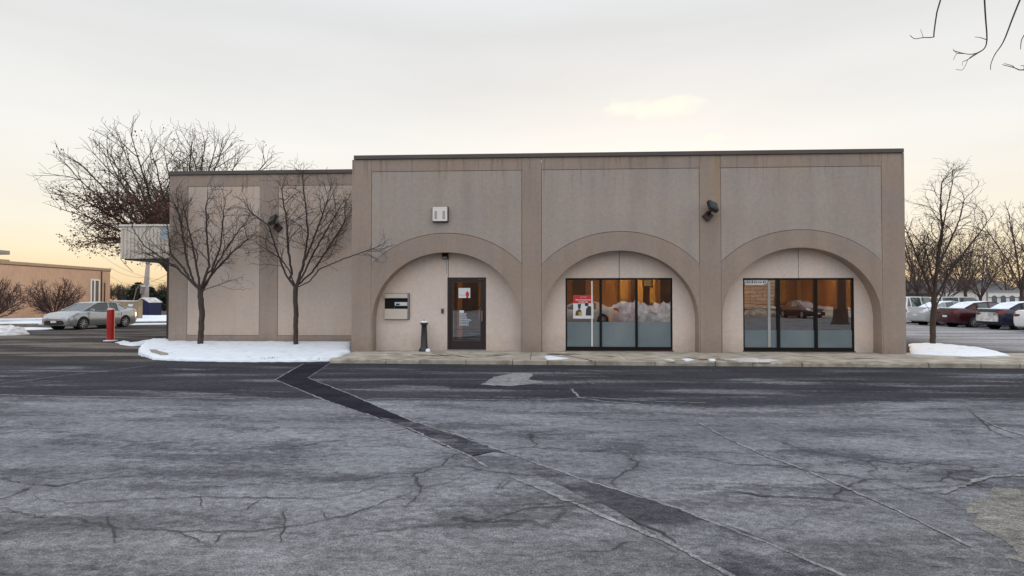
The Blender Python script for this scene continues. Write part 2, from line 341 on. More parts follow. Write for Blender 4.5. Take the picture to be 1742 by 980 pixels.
    # hairline crack web
    dn = t.nodes.new('ShaderNodeTexNoise'); dn.inputs['Scale'].default_value = 1.6; dn.inputs['Detail'].default_value = 5; L.new(c.outputs['Object'], dn.inputs[0])
    dm = t.nodes.new('ShaderNodeVectorMath'); dm.operation = 'SCALE'; dm.inputs['Scale'].default_value = 0.55; L.new(dn.outputs['Color'], dm.inputs[0])
    da = t.nodes.new('ShaderNodeVectorMath'); da.operation = 'ADD'; L.new(c.outputs['Object'], da.inputs[0]); L.new(dm.outputs[0], da.inputs[1])
    vo = t.nodes.new('ShaderNodeTexVoronoi'); vo.feature = 'DISTANCE_TO_EDGE'; vo.inputs['Scale'].default_value = 0.55; L.new(da.outputs[0], vo.inputs[0])
    ck = mr(vo.outputs['Distance'], 0.004, 0.012, 1.0, 0.0)
    vis = ma('MULTIPLY', mr(nz(0.35, loc=(4, 4, 0)), 0.46, 0.56, 0, 0.0 if plain else 0.75), mr(Y, YB - 1.2, YB - 2.4, 0, 1))
    # wide darker bleeding beside cracks
    bl = mr(vo.outputs['Distance'], 0.0, 0.10, 0.35, 0.0)
    tot = mixc(ma('MULTIPLY', ma('MAXIMUM', ck, bl), vis), sc.outputs[0], (0.03, 0.03, 0.035))
    L.new(tot, b.inputs['Base Color'])
    L.new(mr(strip, 0, 1, 0.95, 0.88), b.inputs['Roughness'])
    bp = t.nodes.new('ShaderNodeBump'); bp.inputs['Strength'].default_value = 0.55; bp.inputs['Distance'].default_value = 0.012
    L.new(ma('SUBTRACT', ma('ADD', nz(60, det=3), ma('MULTIPLY', nz(9, det=4), 0.8)), ma('MULTIPLY', ck, vis)), bp.inputs['Height']); L.new(bp.outputs[0], b.inputs['Normal'])
    return m
M['asphalt'] = mat_asphalt()
M['trench'] = mat_asphalt('trench_patch_asphalt', ((0.012, 0.013, 0.021), (0.030, 0.031, 0.042), (0.4, 0.65), 1.5))
M['trenchworn'] = mat_asphalt('worn_trench_asphalt', ((0.040, 0.041, 0.053), (0.17, 0.172, 0.185), (0.44, 0.66), 3.2))
M['trenchfaint'] = mat_asphalt('faded_trench_asphalt', ((0.070, 0.071, 0.083), (0.200, 0.204, 0.218), (0.46, 0.62), 1.3))
M['salt'] = mat_asphalt('salt_crusted_seam', ((0.17, 0.172, 0.18), (0.30, 0.305, 0.315), (0.3, 0.7), 2.0))
M['crack'] = mat('open_crack', (0.045, 0.042, 0.042), 0.95, 0.3, 6)
M['gravel'] = mat_asphalt('tan_aggregate_patch', ((0.155, 0.148, 0.138), (0.26, 0.25, 0.232), (0.35, 0.65), 2.6))

# ------------------------------------------------------------------ mesh helpers
class MB:
    def __init__(s): s.v = []; s.f = []; s.m = []; s.sm = []
    def add(s, vs, fs, mi=0, sm=False):
        o = len(s.v); s.v += [tuple(v) for v in vs]
        for f in fs: s.f.append([i + o for i in f]); s.m.append(mi); s.sm.append(sm)
        return s
    def box(s, x0, x1, y0, y1, z0, z1, mi=0, mtx=None):
        vs = [Vector(p) for p in ((x0,y0,z0),(x1,y0,z0),(x1,y1,z0),(x0,y1,z0),(x0,y0,z1),(x1,y0,z1),(x1,y1,z1),(x0,y1,z1))]
        if mtx: vs = [mtx @ v for v in vs]
        return s.add(vs, [(3,2,1,0),(4,5,6,7),(0,1,5,4),(1,2,6,5),(2,3,7,6),(3,0,4,7)], mi)
    def prism(s, pts, y0, y1, mi=0, mtx=None):
        """2D polygon (x,z) extruded along y"""
        n = len(pts); vs = [Vector((x, y0, z)) for x, z in pts] + [Vector((x, y1, z)) for x, z in pts]
        if mtx: vs = [mtx @ v for v in vs]
        fs = [list(range(n)), list(range(2 * n - 1, n - 1, -1))] + [((i + 1) % n, i, n + i, n + (i + 1) % n) for i in range(n)]
        return s.add(vs, fs, mi)
    def slab(s, pts, z0, z1, mi=0):
        """2D polygon (x,y) extruded along z"""
        n = len(pts); vs = [(x, y, z1) for x, y in pts] + [(x, y, z0) for x, y in pts]
        fs = [list(range(n)), list(range(2 * n - 1, n - 1, -1))] + [((i + 1) % n, i, n + i, n + (i + 1) % n) for i in range(n)]
        return s.add(vs, fs, mi)
    def cyl(s, p, q, r0, r1=None, k=12, mi=0, sm=True, caps=True):
        p = Vector(p); q = Vector(q); r1 = r0 if r1 is None else r1
        d = (q - p).normalized(); a = d.orthogonal().normalized(); b = d.cross(a)
        vs = []
        for c, r in ((p, r0), (q, r1)):
            for i in range(k):
                t = 2 * math.pi * i / k; vs.append(c + (a * math.cos(t) + b * math.sin(t)) * r)
        s.add(vs, [(i, (i + 1) % k, k + (i + 1) % k, k + i) for i in range(k)], mi, sm)
        if caps:
            s.add(vs[:k], [list(range(k - 1, -1, -1))], mi); s.add(vs[k:], [list(range(k))], mi)
        return s
    def lathe(s, prof, c=(0, 0, 0), k=20, mi=0):
        vs = []
        for r, z in prof:
            for i in range(k):
                t = 2 * math.pi * i / k; vs.append((c[0] + r * math.cos(t), c[1] + r * math.sin(t), c[2] + z))
        n = len(prof); fs = []
        for j in range(n - 1):
            for i in range(k): fs.append((j*k+i, j*k+(i+1)%k, (j+1)*k+(i+1)%k, (j+1)*k+i))
        s.add(vs, fs, mi, True); s.add(vs[:k], [list(range(k-1,-1,-1))], mi); s.add(vs[-k:], [list(range(k))], mi)
        return s
    def build(s, name, mats, parent=None, bevel=0.0, fix=True):
        me = bpy.data.meshes.new(name); me.from_pydata(s.v, [], s.f)
        for m in (mats if isinstance(mats, (list, tuple)) else [mats]): me.materials.append(M[m] if isinstance(m, str) else m)
        for p, mi, sm in zip(me.polygons, s.m, s.sm): p.material_index = mi; p.use_smooth = sm
        if fix:
            bm = bmesh.new(); bm.from_mesh(me); bmesh.ops.recalc_face_normals(bm, faces=bm.faces); bm.to_mesh(me); bm.free()
        o = bpy.data.objects.new(name, me); COL.objects.link(o)
        if parent: o.parent = parent
        if bevel:
            b = o.modifiers.new('bevel', 'BEVEL'); b.width = bevel; b.segments = 2; b.limit_method = 'ANGLE'; b.angle_limit = R(40)
        return o
def tag(o, label=None, cat=None, group=None, kind=None):
    if label: o['label'] = label
    if cat: o['category'] = cat
    if group: o['group'] = group
    if kind: o['kind'] = kind
    return o
def thing(name, loc, label, cat, group=None, rz=0.0):
    o = bpy.data.objects.new(name, None); COL.objects.link(o); o.location = loc; o.rotation_euler = (0, 0, rz); o.empty_display_size = 0.2
    return tag(o, label, cat, group)
def copy_tree(o, parent=None):
    c = o.copy(); COL.objects.link(c); c.parent = parent
    for ch in o.children: copy_tree(ch, c)
    return c
def text_mesh(mb, body, size, x, z, y, mi, align='CENTER', bold=0.0):
    """lettering on a plane facing -y"""
    cu = bpy.data.curves.new('t', 'FONT'); cu.body = body; cu.size = size; cu.align_x = align; cu.align_y = 'CENTER'; cu.offset = bold; cu.resolution_u = 2
    ob = bpy.data.objects.new('t', cu); COL.objects.link(ob)
    dg = bpy.context.evaluated_depsgraph_get(); me = bpy.data.meshes.new_from_object(ob.evaluated_get(dg))
    mb.add([(x + v.co.x, y, z + v.co.y) for v in me.vertices], [list(p.vertices) for p in me.polygons], mi)
    bpy.data.objects.remove(ob); bpy.data.meshes.remove(me); bpy.data.curves.remove(cu)

rnd = random.Random(3)
def noise2(x, y, s=1.0):
    from mathutils import noise
    return noise.noise(Vector((x * s, y * s, 1.7)))

# ================================================================== GROUND
g = MB()
xs = [-260, -60, -25, -12, 0, 12, 25, 60, 260]; ys = [-120, -40, -16, -8, 0, 12, 40, 120, 500]
vs = [(x, y, 0) for y in ys for x in xs]; n = len(xs)
g.add(vs, [(j*n+i, j*n+i+1, (j+1)*n+i+1, (j+1)*n+i) for j in range(len(ys)-1) for i in range(n-1)])
tag(g.build('parking_lot', 'asphalt'), kind='structure')

def strip_pts(pxs, w, jit=0.02, seg=0.12, taper=False, z=0.006, seed=1):
    """poly-line of picture points on the ground -> ribbon of width w"""
    r = random.Random(seed); P = [gnd(*p) for p in pxs]; Q = []
    for a, b in zip(P, P[1:]):
        n = max(1, int((b - a).length / seg))
        for i in range(n):
            q = a.lerp(b, i / n); Q.append(Vector((q.x + r.uniform(-jit, jit), q.y + r.uniform(-jit, jit), 0)))
    Q.append(P[-1]); vs = []; fs = []
    for i, q in enumerate(Q):
        d = (Q[min(i + 1, len(Q) - 1)] - Q[max(i - 1, 0)]); d.z = 0; d.normalize(); nrm = Vector((-d.y, d.x, 0))
        ww = w * (0.5 + 0.9 * r.random()) * 0.5
        if taper: ww *= max(0.15, math.sin(math.pi * min(1, max(0, (i + 1) / (len(Q) + 1)))) ** 0.5)
        vs += [(q.x + nrm.x * ww, q.y + nrm.y * ww, z), (q.x - nrm.x * ww, q.y - nrm.y * ww, z)]
    fs = [(2*i, 2*i+1, 2*i+3, 2*i+2) for i in range(len(Q) - 1)]
    return vs, fs

# trench patch, elbow shaped
def gpoly(pts, z, jit=0.0, seg=0.25, seed=2):
    r = random.Random(seed); P = [gnd(*p) for p in pts]; Q = []
    for i, a in enumerate(P):
        b = P[(i + 1) % len(P)]; n = max(1, int((b - a).length / seg))
        for k in range(n):
            q = a.lerp(b, k / n); Q.append((q.x + r.uniform(-jit, jit), q.y + r.uniform(-jit, jit)))
    return [(x, y, z) for x, y in Q]
tr = MB()
v = gpoly([(516, 619), (560, 618.5), (524, 643), (598, 672), (700, 716), (790, 745), (868, 771), (838, 768), (800, 777), (700, 731), (560, 684), (468, 646)], 0.002, 0.02)
tr.add(v, [list(range(len(v)))])
tag(tr.build('trench_patch', 'trench', fix=False), kind='structure')
tr = MB()
v = gpoly([(905, 790), (1000, 815), (1075, 840), (1155, 864), (1310, 925), (1480, 1000), (1290, 1000), (1150, 925), (1095, 893), (1030, 862), (950, 828), (890, 800)], 0.002, 0.04)
tr.add(v, [list(range(len(v)))], 1)
v = gpoly([(640, 710), (700, 716), (790, 745), (868, 771), (838, 768), (800, 777), (720, 742)], 0.004, 0.03)
tr.add(v, [list(range(len(v)))])
tag(tr.build('worn_trench_patch', ['trenchworn', 'trenchfaint'], fix=False), kind='structure')
sm_ = MB()
for i, (pp, w) in enumerate([([(516, 619), (468, 646), (560, 684), (700, 731), (800, 777), (830, 796)], 0.03),
              ([(524, 643), (598, 672), (700, 716), (790, 745), (900, 784), (1010, 822), (1155, 866), (1330, 935), (1490, 1005)], 0.03),
              ([(524, 643), (560, 619)], 0.02),
              ([(870, 812), (960, 850), (1060, 893), (1150, 930), (1290, 1005)], 0.045),
              ([(625, 680), (660, 678), (800, 680), (930, 681), (1000, 676), (1080, 682), (1200, 686)], 0.035),
              ([(0, 672), (120, 675), (280, 677), (400, 679)], 0.05),
              ([(0, 653), (120, 638), (250, 623)], 0.04),
              ([(972, 662), (985, 676), (1030, 684), (1090, 688)], 0.05),
              ([(1180, 715), (1240, 748), (1300, 775), (1370, 800), (1460, 840), (1560, 885), (1650, 930)], 0.03),
              ([(1660, 708), (1700, 728), (1742, 742)], 0.04),
              ([(1600, 840), (1680, 812), (1760, 808)], 0.05)]):
    a, b = strip_pts(pp, w, 0.012, seg=.06, z=0.0052 + 0.0002 * i, seed=i); sm_.add(a, b)
tag(sm_.build('sealed_seams', 'salt', fix=False), kind='structure')
ck = MB()
CR = [([(0, 891), (120, 893), (300, 905), (420, 905), (520, 893), (600, 875), (700, 838), (770, 820), (790, 805), (830, 795)], .018),
      ([(540, 925), (640, 905), (760, 893), (830, 885), (900, 865), (960, 862), (1000, 858), (970, 855), (820, 862), (690, 862), (600, 865)], .016),
      ([(60, 838), (65, 850), (130, 858), (230, 850), (350, 846), (470, 848), (560, 850), (610, 838), (640, 828), (715, 826)], .018),
      ([(0, 815), (40, 822), (100, 828), (150, 816), (240, 808), (270, 802)], .022),
      ([(180, 880), (190, 898), (196, 925)], .02), ([(345, 925), (300, 905)], .016), ([(385, 905), (365, 925)], .014),
      ([(475, 925), (485, 890), (478, 872), (490, 868)], .018), ([(550, 868), (555, 882), (590, 880), (660, 860)], .018),
      ([(340, 846), (345, 865)], .014), ([(420, 868), (445, 850)], .014),
      ([(1100, 822), (1160, 826), (1240, 824), (1330, 830), (1460, 836), (1600, 830), (1700, 822)], .02),
      ([(936, 622), (945, 640), (966, 655), (975, 668)], .03),
      ([(1540, 806), (1550, 795), (1620, 784), (1742, 782)], .02), ([(1650, 700), (1690, 735), (1742, 755)], .025),
      ([(1230, 835), (1300, 845), (1390, 848), (1470, 858)], .04), ([(1060, 880), (1120, 905), (1150, 925)], .035),
      ([(0, 865), (60, 880), (130, 882), (190, 898)], .02), ([(845, 820), (855, 832), (870, 815)], .012),
      ([(840, 838), (860, 818), (890, 824)], .012), ([(1380, 700), (1500, 702), (1620, 695), (1742, 693)], .025)]
for i, (pp, w) in enumerate(CR):
    a, b = strip_pts(pp, w * 0.62, 0.016, 0.05, True, z=0.0080 + 0.0002 * i, seed=20 + i); ck.add(a, b)
tag(ck.build('asphalt_cracks', 'crack', fix=False), kind='structure')
# broken black crumbs in the trench and pale tan patch at the lower right
gv = MB(); v = gpoly([(1660, 880), (1640, 858), (1680, 838), (1745, 828), (1900, 830), (1900, 960), (1700, 960), (1690, 905)], 0.003, 0.11, 0.12)
gv.add(v, [list(range(len(v)))]); tag(gv.build('gravel_patch', 'gravel', fix=False), kind='structure')
gv = MB(); v = gpoly([(818, 655), (838, 642), (880, 634), (905, 637), (900, 646), (925, 650), (870, 657)], 0.003, 0.05, 0.12)
gv.add(v, [list(range(len(v)))]); tag(gv.build('pale_patch', 'salt', fix=False), kind='structure')

# sidewalk with kerb
SW = 0.12
kl = gnd(560, 618); kr = gnd(1742, 627)
def kerb_y(x): return kl.y + (kr.y - kl.y) * (x - kl.x) / (kr.x - kl.x)
sw = MB(); slabs = [wx(600, 0)] + [wx(p, -1.0) for p in (742, 903, 1060, 1215, 1380, 1530, 1640, 1760, 1900)] + [24.0]
x_l0 = kl.x
for i, (a, b) in enumerate(zip(slabs, slabs[1:])):
    g_ = 0.008; pts = []
    if i == 0: pts = [(x_l0 + 0.12, kerb_y(x_l0) + 0.16), (a, 0.5)]
    else: pts = [(a + g_, kerb_y(a) + 0.16), (a + g_, 0.5)]
    pts = [pts[0], (b - g_, kerb_y(b) + 0.16), (b - g_, 0.5), pts[1]]
    sw.slab(pts, -0.1, SW + rnd.uniform(-0.004, 0.004))
sw.slab([(x_l0 + .2, kerb_y(x_l0) + .18), (24, kerb_y(24) + .18), (24, .48), (slabs[0], .48)], -.1, SW - 0.02, 1)
tag(sw.build('sidewalk', ['concrete', 'groove']), kind='structure')
kb = MB(); x = x_l0; r = random.Random(5)
while x < 24:
    ln = r.choice((0.9, 1.2, 1.5)) ; n = 12
    worn = r.random() < 0.35 or (4.5 < x < 8)
    prof = []
    for k in range(n + 1):
        xx = x + ln * k / n - (0.01 if k == n else 0) + (0.01 if k == 0 else 0)
        j = r.uniform(0, 0.045) if worn else r.uniform(0, 0.008); h = SW - (r.uniform(0, 0.05) if worn else r.uniform(0, .006))
        prof.append((xx, kerb_y(xx), j, h))
    vs = []
    for xx, yk, j, h in prof: vs += [(xx, yk + j * .4, -0.05), (xx, yk + j, h - 0.02), (xx, yk + 0.02 + j, h), (xx, yk + 0.155, SW - 0.003), (xx, yk + 0.155, -0.05)]
    fs = [(5*i+a, 5*i+5+a, 5*i+6+a, 5*i+1+a) for i in range(n) for a in range(4)] + [(0,1,2,3,4), tuple(5*n+q for q in (4,3,2,1,0))]
    kb.add(vs, fs); x += ln
tag(kb.build('kerb', 'kerb'), kind='structure')
# dark damp stains and cracks on the walk
st = MB()
for i, (pp, w) in enumerate([([(700, 603), (745, 606), (770, 604), (800, 609)], .10), ([(735, 601), (760, 606)], .06), ([(925, 603), (960, 604), (1000, 612), (1020, 617)], .09),
        ([(930, 602), (990, 603)], .09), ([(1155, 605), (1190, 612), (1225, 611), (1250, 617)], .10), ([(1240, 606), (1262, 612)], .05), ([(762, 600), (742, 612), (742, 617)], .018), ([(1030, 606), (1050, 607)], .05),
        ([(820, 604), (850, 605), (870, 603)], .05), ([(650, 612), (668, 612)], .06), ([(1420, 612), (1500, 609)], .04), ([(1300, 608), (1345, 614), (1350, 619)], .02)]):
    r_ = random.Random(40 + i)
    a, b = [], []
    P = [gnd(*p, SW) for p in pp]; Q = []
    for p, q in zip(P, P[1:]):
        for k in range(6): z_ = p.lerp(q, k / 6); Q.append(z_ + Vector((r_.uniform(-.02, .02), r_.uniform(-.015, .015), 0)))
    Q.append(P[-1])
    for k, q in enumerate(Q):
        ww = w * 1.3 * (0.3 + .9 * r_.random()) * max(.15, math.sin(math.pi * (k + .5) / len(Q))); a += [(q.x, q.y + ww, SW + .008 + i*.0004), (q.x, q.y - ww, SW + .008 + i*.0004)]
    st.add(a, [(2*k, 2*k+1, 2*k+3, 2*k+2) for k in range(len(Q) - 1)])
M['damp'] = mat('damp_concrete', (0.13, 0.095, 0.070), 0.7, 0.25, 7)
tag(st.build('damp_streaks', 'damp', fix=False), kind='structure')

def mound(name, outline, h0, h1, m, rings=7, nscale=1.4, namp=0.05, label=None, base=0.0, seed=0, sub=0.3, edge=0.0, slope=None):
    """low heap filling a ground outline (world points)"""
    r = random.Random(seed); P = []
    for i, a in enumerate(outline):
        b = outline[(i + 1) % len(outline)]; a = Vector((a[0], a[1])); b = Vector((b[0], b[1])); n = max(1, int((b - a).length / sub))
        for k in range(n):
            q = a.lerp(b, k / n); P.append(Vector((q.x + r.uniform(-edge, edge), q.y + r.uniform(-edge, edge))))
    c = sum(P, Vector((0, 0))) / len(P); vs = []; fs = []; n = len(P)
    for p in P: vs.append((p.x, p.y, base - 0.02))
    for j in range(rings):
        t = j / rings; s = 1 - t ** 1.6 * 0.97
        for p in P:
            q = c + (p - c) * s; prof = min(1.0, (t * 2.3 + 0.02)) ** 0.75
            z = base + h0 + (h1 - h0) * prof + (noise2(q.x + seed, q.y, nscale) + .35 * noise2(q.x, q.y + seed, nscale * 4.1)) * namp * (0.3 + prof)
            if slope:
                u = min(1, max(0, (q.y - slope[0]) / (slope[1] - slope[0]))); z = base + slope[2] + (slope[3] - slope[2]) * u * min(1, t * 9 + u) + (noise2(q.x + seed, q.y, nscale) + .4 * noise2(q.x, q.y + seed, nscale * 4.1)) * namp * min(1, t * 6)
            vs.append((q.x, q.y, max(base + 0.012, z)))
    for j in range(rings):
        for i in range(n): fs.append((j*n+i, j*n+(i+1)%n, (j+1)*n+(i+1)%n, (j+1)*n+i))
    o0 = rings * n; fs.append(tuple(o0 + i for i in range(n)))
    mb = MB(); mb.add(vs, fs, 0, True); o = mb.build(name, m); tag(o, kind='structure'); return o

YW = 2.1      # plane of the lower wing
def G2(px, py, z=0.0): p = gnd(px, py, z); return (p.x, p.y)
snow_front = [G2(236, 604), G2(262, 612), G2(310, 614.5), G2(400, 616), G2(500, 616), G2(556, 615)]
mound('snow_bed', snow_front + [G2(575, 606, .1), (wx(596), 0.1), (wx(600, YW) - .03, YW - 0.02), (wx(290, YW), YW - 0.02), G2(262, 588, 0.0), G2(240, 597)], 0.015, 0.27, 'snow', 12, 1.6, 0.035, seed=1, sub=.14, edge=0.045, slope=(kerb_y(-6) + .1, YW, .045, .26))
mound('snow_remnant', [G2(205, 587), G2(240, 581), G2(288, 576), G2(290, 580), G2(262, 586), G2(225, 589)], 0.01, 0.05, 'snow', 5, 2, 0.02, seed=2, edge=.04)
mound('snow_remnant', [G2(196, 583), G2(212, 580), G2(222, 583), G2(208, 587)], 0.01, 0.03, 'snow', 4, 2, 0.02, seed=3, edge=.04)
tf = MB(); r = random.Random(77)
for i in range(46):
    px_ = r.choice((420, 445, 450, 535, 545, 575, 590, 480)) + r.gauss(0, 14); c = gnd(px_, r.uniform(612.5, 615.5))
    for k in range(7):
        a = r.uniform(0, 6.28); l = r.uniform(.04, .10); d = Vector((math.cos(a) * .5, math.sin(a) * .5, .9)).normalized() * l; o = c + Vector((r.gauss(0, .04), r.gauss(0, .02), .03))
        tf.add([o + Vector((.006, 0, 0)), o - Vector((.006, 0, 0)), o + d], [(0, 1, 2)])
M['deadgrass'] = mat('dead_grass', (0.10, 0.08, 0.04), .9, .3)
tag(tf.build('grass_tufts', 'deadgrass', fix=False), 'sparse dead grass poking out along the front edge of the snow bed', 'grass', kind='stuff')
kbl = MB()
kp = [gnd(270, 591), gnd(258, 595), gnd(256, 601), gnd(264, 606), gnd(280, 610)]
for a, b in zip(kp, kp[1:]):
    d = (b - a).normalized(); nn = Vector((-d.y, d.x, 0)) * 0.09; vs = [a + nn, b + nn, b - nn, a - nn]
    kbl.add([(*q.xy, 0.0) for q in vs] + [(*q.xy, 0.15) for q in vs], [(3,2,1,0),(4,5,6,7),(0,1,5,4),(1,2,6,5),(2,3,7,6),(3,0,4,7)])
tag(kbl.build('island_kerb', 'kerb'), kind='structure')
# right hand bed
mound('snow_bed', [(wx(1546, 0.1), 0.05), G2(1640, 607, SW), G2(1718, 606, SW), G2(1700, 600, SW), G2(1640, 592, SW), G2(1600, 586, SW), (wx(1546, 3.4), 3.4)], 0.03, 0.10, 'snow', 7, 1.2, 0.04, seed=4, base=SW - .02, edge=.03)
# ice crusts on the kerb
for i, (pp) in enumerate([[(926, 607), (938, 606), (950, 608), (968, 610), (950, 612), (932, 612)], [(1238, 612), (1280, 611), (1325, 613), (1310, 615.5), (1256, 615)], [(1160, 611), (1172, 610), (1180, 613), (1168, 614)], [(1130, 612), (1142, 611), (1148, 614), (1134, 614)], [(1205, 612), (1216, 611), (1218, 614), (1208, 614)]]):
    mound('ice_crust', [G2(a, b, SW) for a, b in pp], 0.004, 0.02, 'oldsnow' if i % 2 else 'snow', 4, 6, 0.03, seed=10 + i, base=SW, edge=.03, sub=.12)
# verge snow on the far left and the ploughed pile
mound('snow_verge', [G2(-330, 556), G2(-100, 553), G2(70, 553), G2(75, 549), (at(187, 535, 58)).xy[:] if False else G2(187, 548), G2(187, 541), G2(0, 545), G2(-330, 549)], 0.08, 0.16, 'snow', 5, .4, 0.05, seed=6, sub=1.0)
mound('snow_verge', [G2(222, 549), G2(300, 547.5), G2(330, 547), G2(330, 538), G2(195, 538), G2(190, 543)], 0.06, 0.14, 'snow', 5, .4, 0.05, seed=7, sub=1.0)
mound('snow_strip', [G2(222, 553), G2(330, 551.5), G2(330, 550.3), G2(228, 551)], 0.02, 0.05, 'snow', 4, .4, 0.02, seed=8, sub=1.0)
mound('snow_strip', [G2(-100, 559), G2(60, 558), G2(100, 559), G2(90, 561), G2(40, 562), G2(-100, 562)], 0.02, 0.05, 'snow', 4, .4, 0.02, seed=9, sub=1.0)
mound('ploughed_snow', [G2(-120, 572), G2(20, 571), G2(50, 569), G2(45, 564), G2(25, 562), G2(-120, 563)], 0.03, 0.28, 'oldsnow', 6, 1.2, 0.22, seed=12, sub=.5, edge=.1)
kv = MB()
for (a, b) in ((( -300, 556.5), (64, 554)), ((215, 550.6), (330, 549))):
    p, q = gnd(*a), gnd(*b); d = (q - p).normalized(); nn = Vector((-d.y, d.x, 0)) * .09; vs = [p + nn, q + nn, q - nn, p - nn]
    kv.add([(*w_.xy, 0) for w_ in vs] + [(*w_.xy, .13) for w_ in vs], [(3,2,1,0),(4,5,6,7),(0,1,5,4),(1,2,6,5),(2,3,7,6),(3,0,4,7)])
tag(kv.build('verge_kerb', 'kerb'), kind='structure')
for i, (px_, py_) in enumerate(((90, 586), (206, 602), (345, 560))):
    pass

# ================================================================== THE BANK BUILDING
B = thing('commercial_building', (0, 0, 0), 'low tan and grey stucco building with three big arched bays', 'building')
PL = [(598, 631), (888, 921), (1191, 1227), (1502, 1541)]
PX = [(wx(a), wx(b)) for a, b in PL]
ZT = (wz(265, 602) + wz(253, 1538)) / 2            # roof edge height
ZC = ZT - 0.12                                     # underside of flashing
ZB = (wz(291, 650) + wz(283, 1480)) / 2            # underside of top beam
ZG = SW - 0.05
RD = 0.45                                          # recess depth
for i, (a, b) in enumerate(PX):
    MB().box(a, b, 0, RD + .15, ZG, ZC).build('pilaster', 'trim', B, 0.008)
bays = [(PX[i][1], PX[i + 1][0]) for i in range(3)]
arcs = [(757, 397, 429), (1056, 394, 426), (1366, 391, 421)]
wins = [(761, 827, 472), (962, 1144, 473), (1264, 1453, 473)]
G = 0.011
for i, ((x0, x1), (cx, yo, yi)) in enumerate(zip(bays, arcs)):
    c = (x0 + x1) / 2; hw = (x1 - x0) / 2
    zi = wz(yi, cx); zo = wz(yo, cx)
    a_in = hw - 0.035; bi = 2.03; zc = zi - bi      # inner ellipse
    bo = zo - zc; ao = 2.92
    zside = zc + bo * math.sqrt(max(0, 1 - (hw / ao) ** 2))
    NS = 40
    tm = math.acos(min(1, hw / ao))
    outer = [(c + ao * math.cos(tm + (math.pi - 2 * tm) * k / NS), zc + bo * math.sin(tm + (math.pi - 2 * tm) * k / NS)) for k in range(NS + 1)]   # right -> left
    inner = [(c + a_in * math.cos(math.pi * k / NS), zc + bi * math.sin(math.pi * k / NS)) for k in range(NS + 1)]
    # arch band with its legs, built as quads between the two curves
    mb = MB(); vs = []; OO = [(x1 - .006, ZG)] + [(min(x1 - .006, max(x0 + .006, x)), z) for x, z in outer] + [(x0 + .006, ZG)]
    II = [(c + a_in, ZG)] + inner + [(c - a_in, ZG)]
    n = len(OO)
    for (x, z) in OO: vs.append((x, 0.004, z))
    for (x, z) in II: vs.append((x, 0.004, z))
    for (x, z) in OO: vs.append((x, RD + .14, z))
    for (x, z) in II: vs.append((x, RD + .14, z))
    fs = []
    for k in range(n - 1):
        fs += [(k, k+1, n+k+1, n+k), (n+k, n+k+1, 3*n+k+1, 3*n+k), (k+1, k, 2*n+k, 2*n+k+1)]
    fs += [(0, n, 3*n, 2*n), (n-1, 2*n-1, 4*n-1, 3*n-1)]
    mb.add(vs, fs); mb.build('arch', 'trim', B)
    # upper wall panel (set 12 mm back behind a joint) and the joint's dark backing
    up = [(x0 + G, ZB - G), (x1 - G, ZB - G)] + [(min(x1 - G, max(x0 + G, c + (x - c) * 1.0)), z + G * 1.3) for x, z in outer]
    MB().prism(up, 0.010, 0.05).build('upper_panel', 'panel', B)
    bk = [(x0, ZB), (x1, ZB)] + [(min(x1, max(x0, x)), z - .03) for x, z in outer]
    MB().prism(bk, 0.05, RD + .13).build('joint_backing', 'groove', B)
    MB().box(x0 - .05, x1 + .05, RD + .15, RD + .2, ZB - .3, ZC - .01).build('joint_backing', 'groove', B)
    MB().box(x0 + .006, x1 - .006, 0.002, RD + .14, ZB, ZC).build('top_beam', 'trim', B)
    # recessed wall with its opening
    wl, wr, wt = wins[i]; xl, xr, zt = wx(wl, RD), wx(wr, RD), wz(wt, (wl + wr) / 2, RD)
    X0, X1 = x0 - .1, x1 + .1; cj = wx((762, 1053, 1358)[i], RD)
    mb = MB()
    if i == 0:
        mb.prism([(X0, ZG), (xl, ZG), (xl, zt), (cj, zt), (cj, zi + .1), (X0, zi + .1)], RD, RD + .12)
        mb.prism([(cj + .018, zt), (xr, zt), (xr, ZG), (X1, ZG), (X1, zi + .1), (cj + .018, zi + .1)], RD, RD + .12)
    else:
        mb.prism([(X0, ZG), (xl, ZG), (xl, zt), (cj, zt), (cj, zi + .1), (X0, zi + .1)], RD, RD + .12)
        mb.prism([(cj + .018, zt), (xr, zt), (xr, ZG), (X1, ZG), (X1, zi + .1), (cj + .018, zi + .1)], RD, RD + .12)
    mb.build('recessed_wall', 'cream', B)
    MB().prism([(X0, zt), (X1, zt), (X1, zi + .12), (X0, zi + .12)], RD + .12, RD + .14).build('wall_lining', 'groove', B)
    zf = SW
    if i == 0:      # glazed door
        door = MB()
        fw = 0.075
        door.box(xl, xl + fw, RD + .02, RD + .12, zf, zt); door.box(xr - fw, xr, RD + .02, RD + .12, zf, zt); door.box(xl + fw, xr - fw, RD + .02, RD + .12, zt - .06, zt)
        dr = door.build('door', 'doorframe', B)
        lf = MB(); a, b = xl + fw + .006, xr - fw - .006; t_, bt = zt - .066, zf + .03
        lf.box(a, a + .075, RD + .045, RD + .09, bt, t_); lf.box(b - .095, b, RD + .045, RD + .09, bt, t_)
        lf.box(a + .075, b - .095, RD + .045, RD + .09, t_ - .085, t_); lf.box(a + .075, b - .095, RD + .04, RD + .09, bt, bt + .26)
        lf.build('door_leaf', 'doorframe', dr)
        MB().box(a + .072, b - .092, RD + .062, RD + .07, bt + .255, t_ - .08).build('pane', 'glass', dr)
        hd = MB(); hd.cyl((b - .045, RD - .02, 1.0), (b - .045, RD - .02, 1.32), .012); hd.cyl((b - .045, RD - .02, 1.03), (b - .045, RD + .05, 1.03), .01); hd.cyl((b - .045, RD - .02, 1.29), (b - .045, RD + .05, 1.29), .01)
        hd.build('handle', 'chrome', dr)
        MB().box(xl, xr, RD - .03, RD + .1, zf - .02, zf + .028).build('threshold', 'metalgrey', dr)
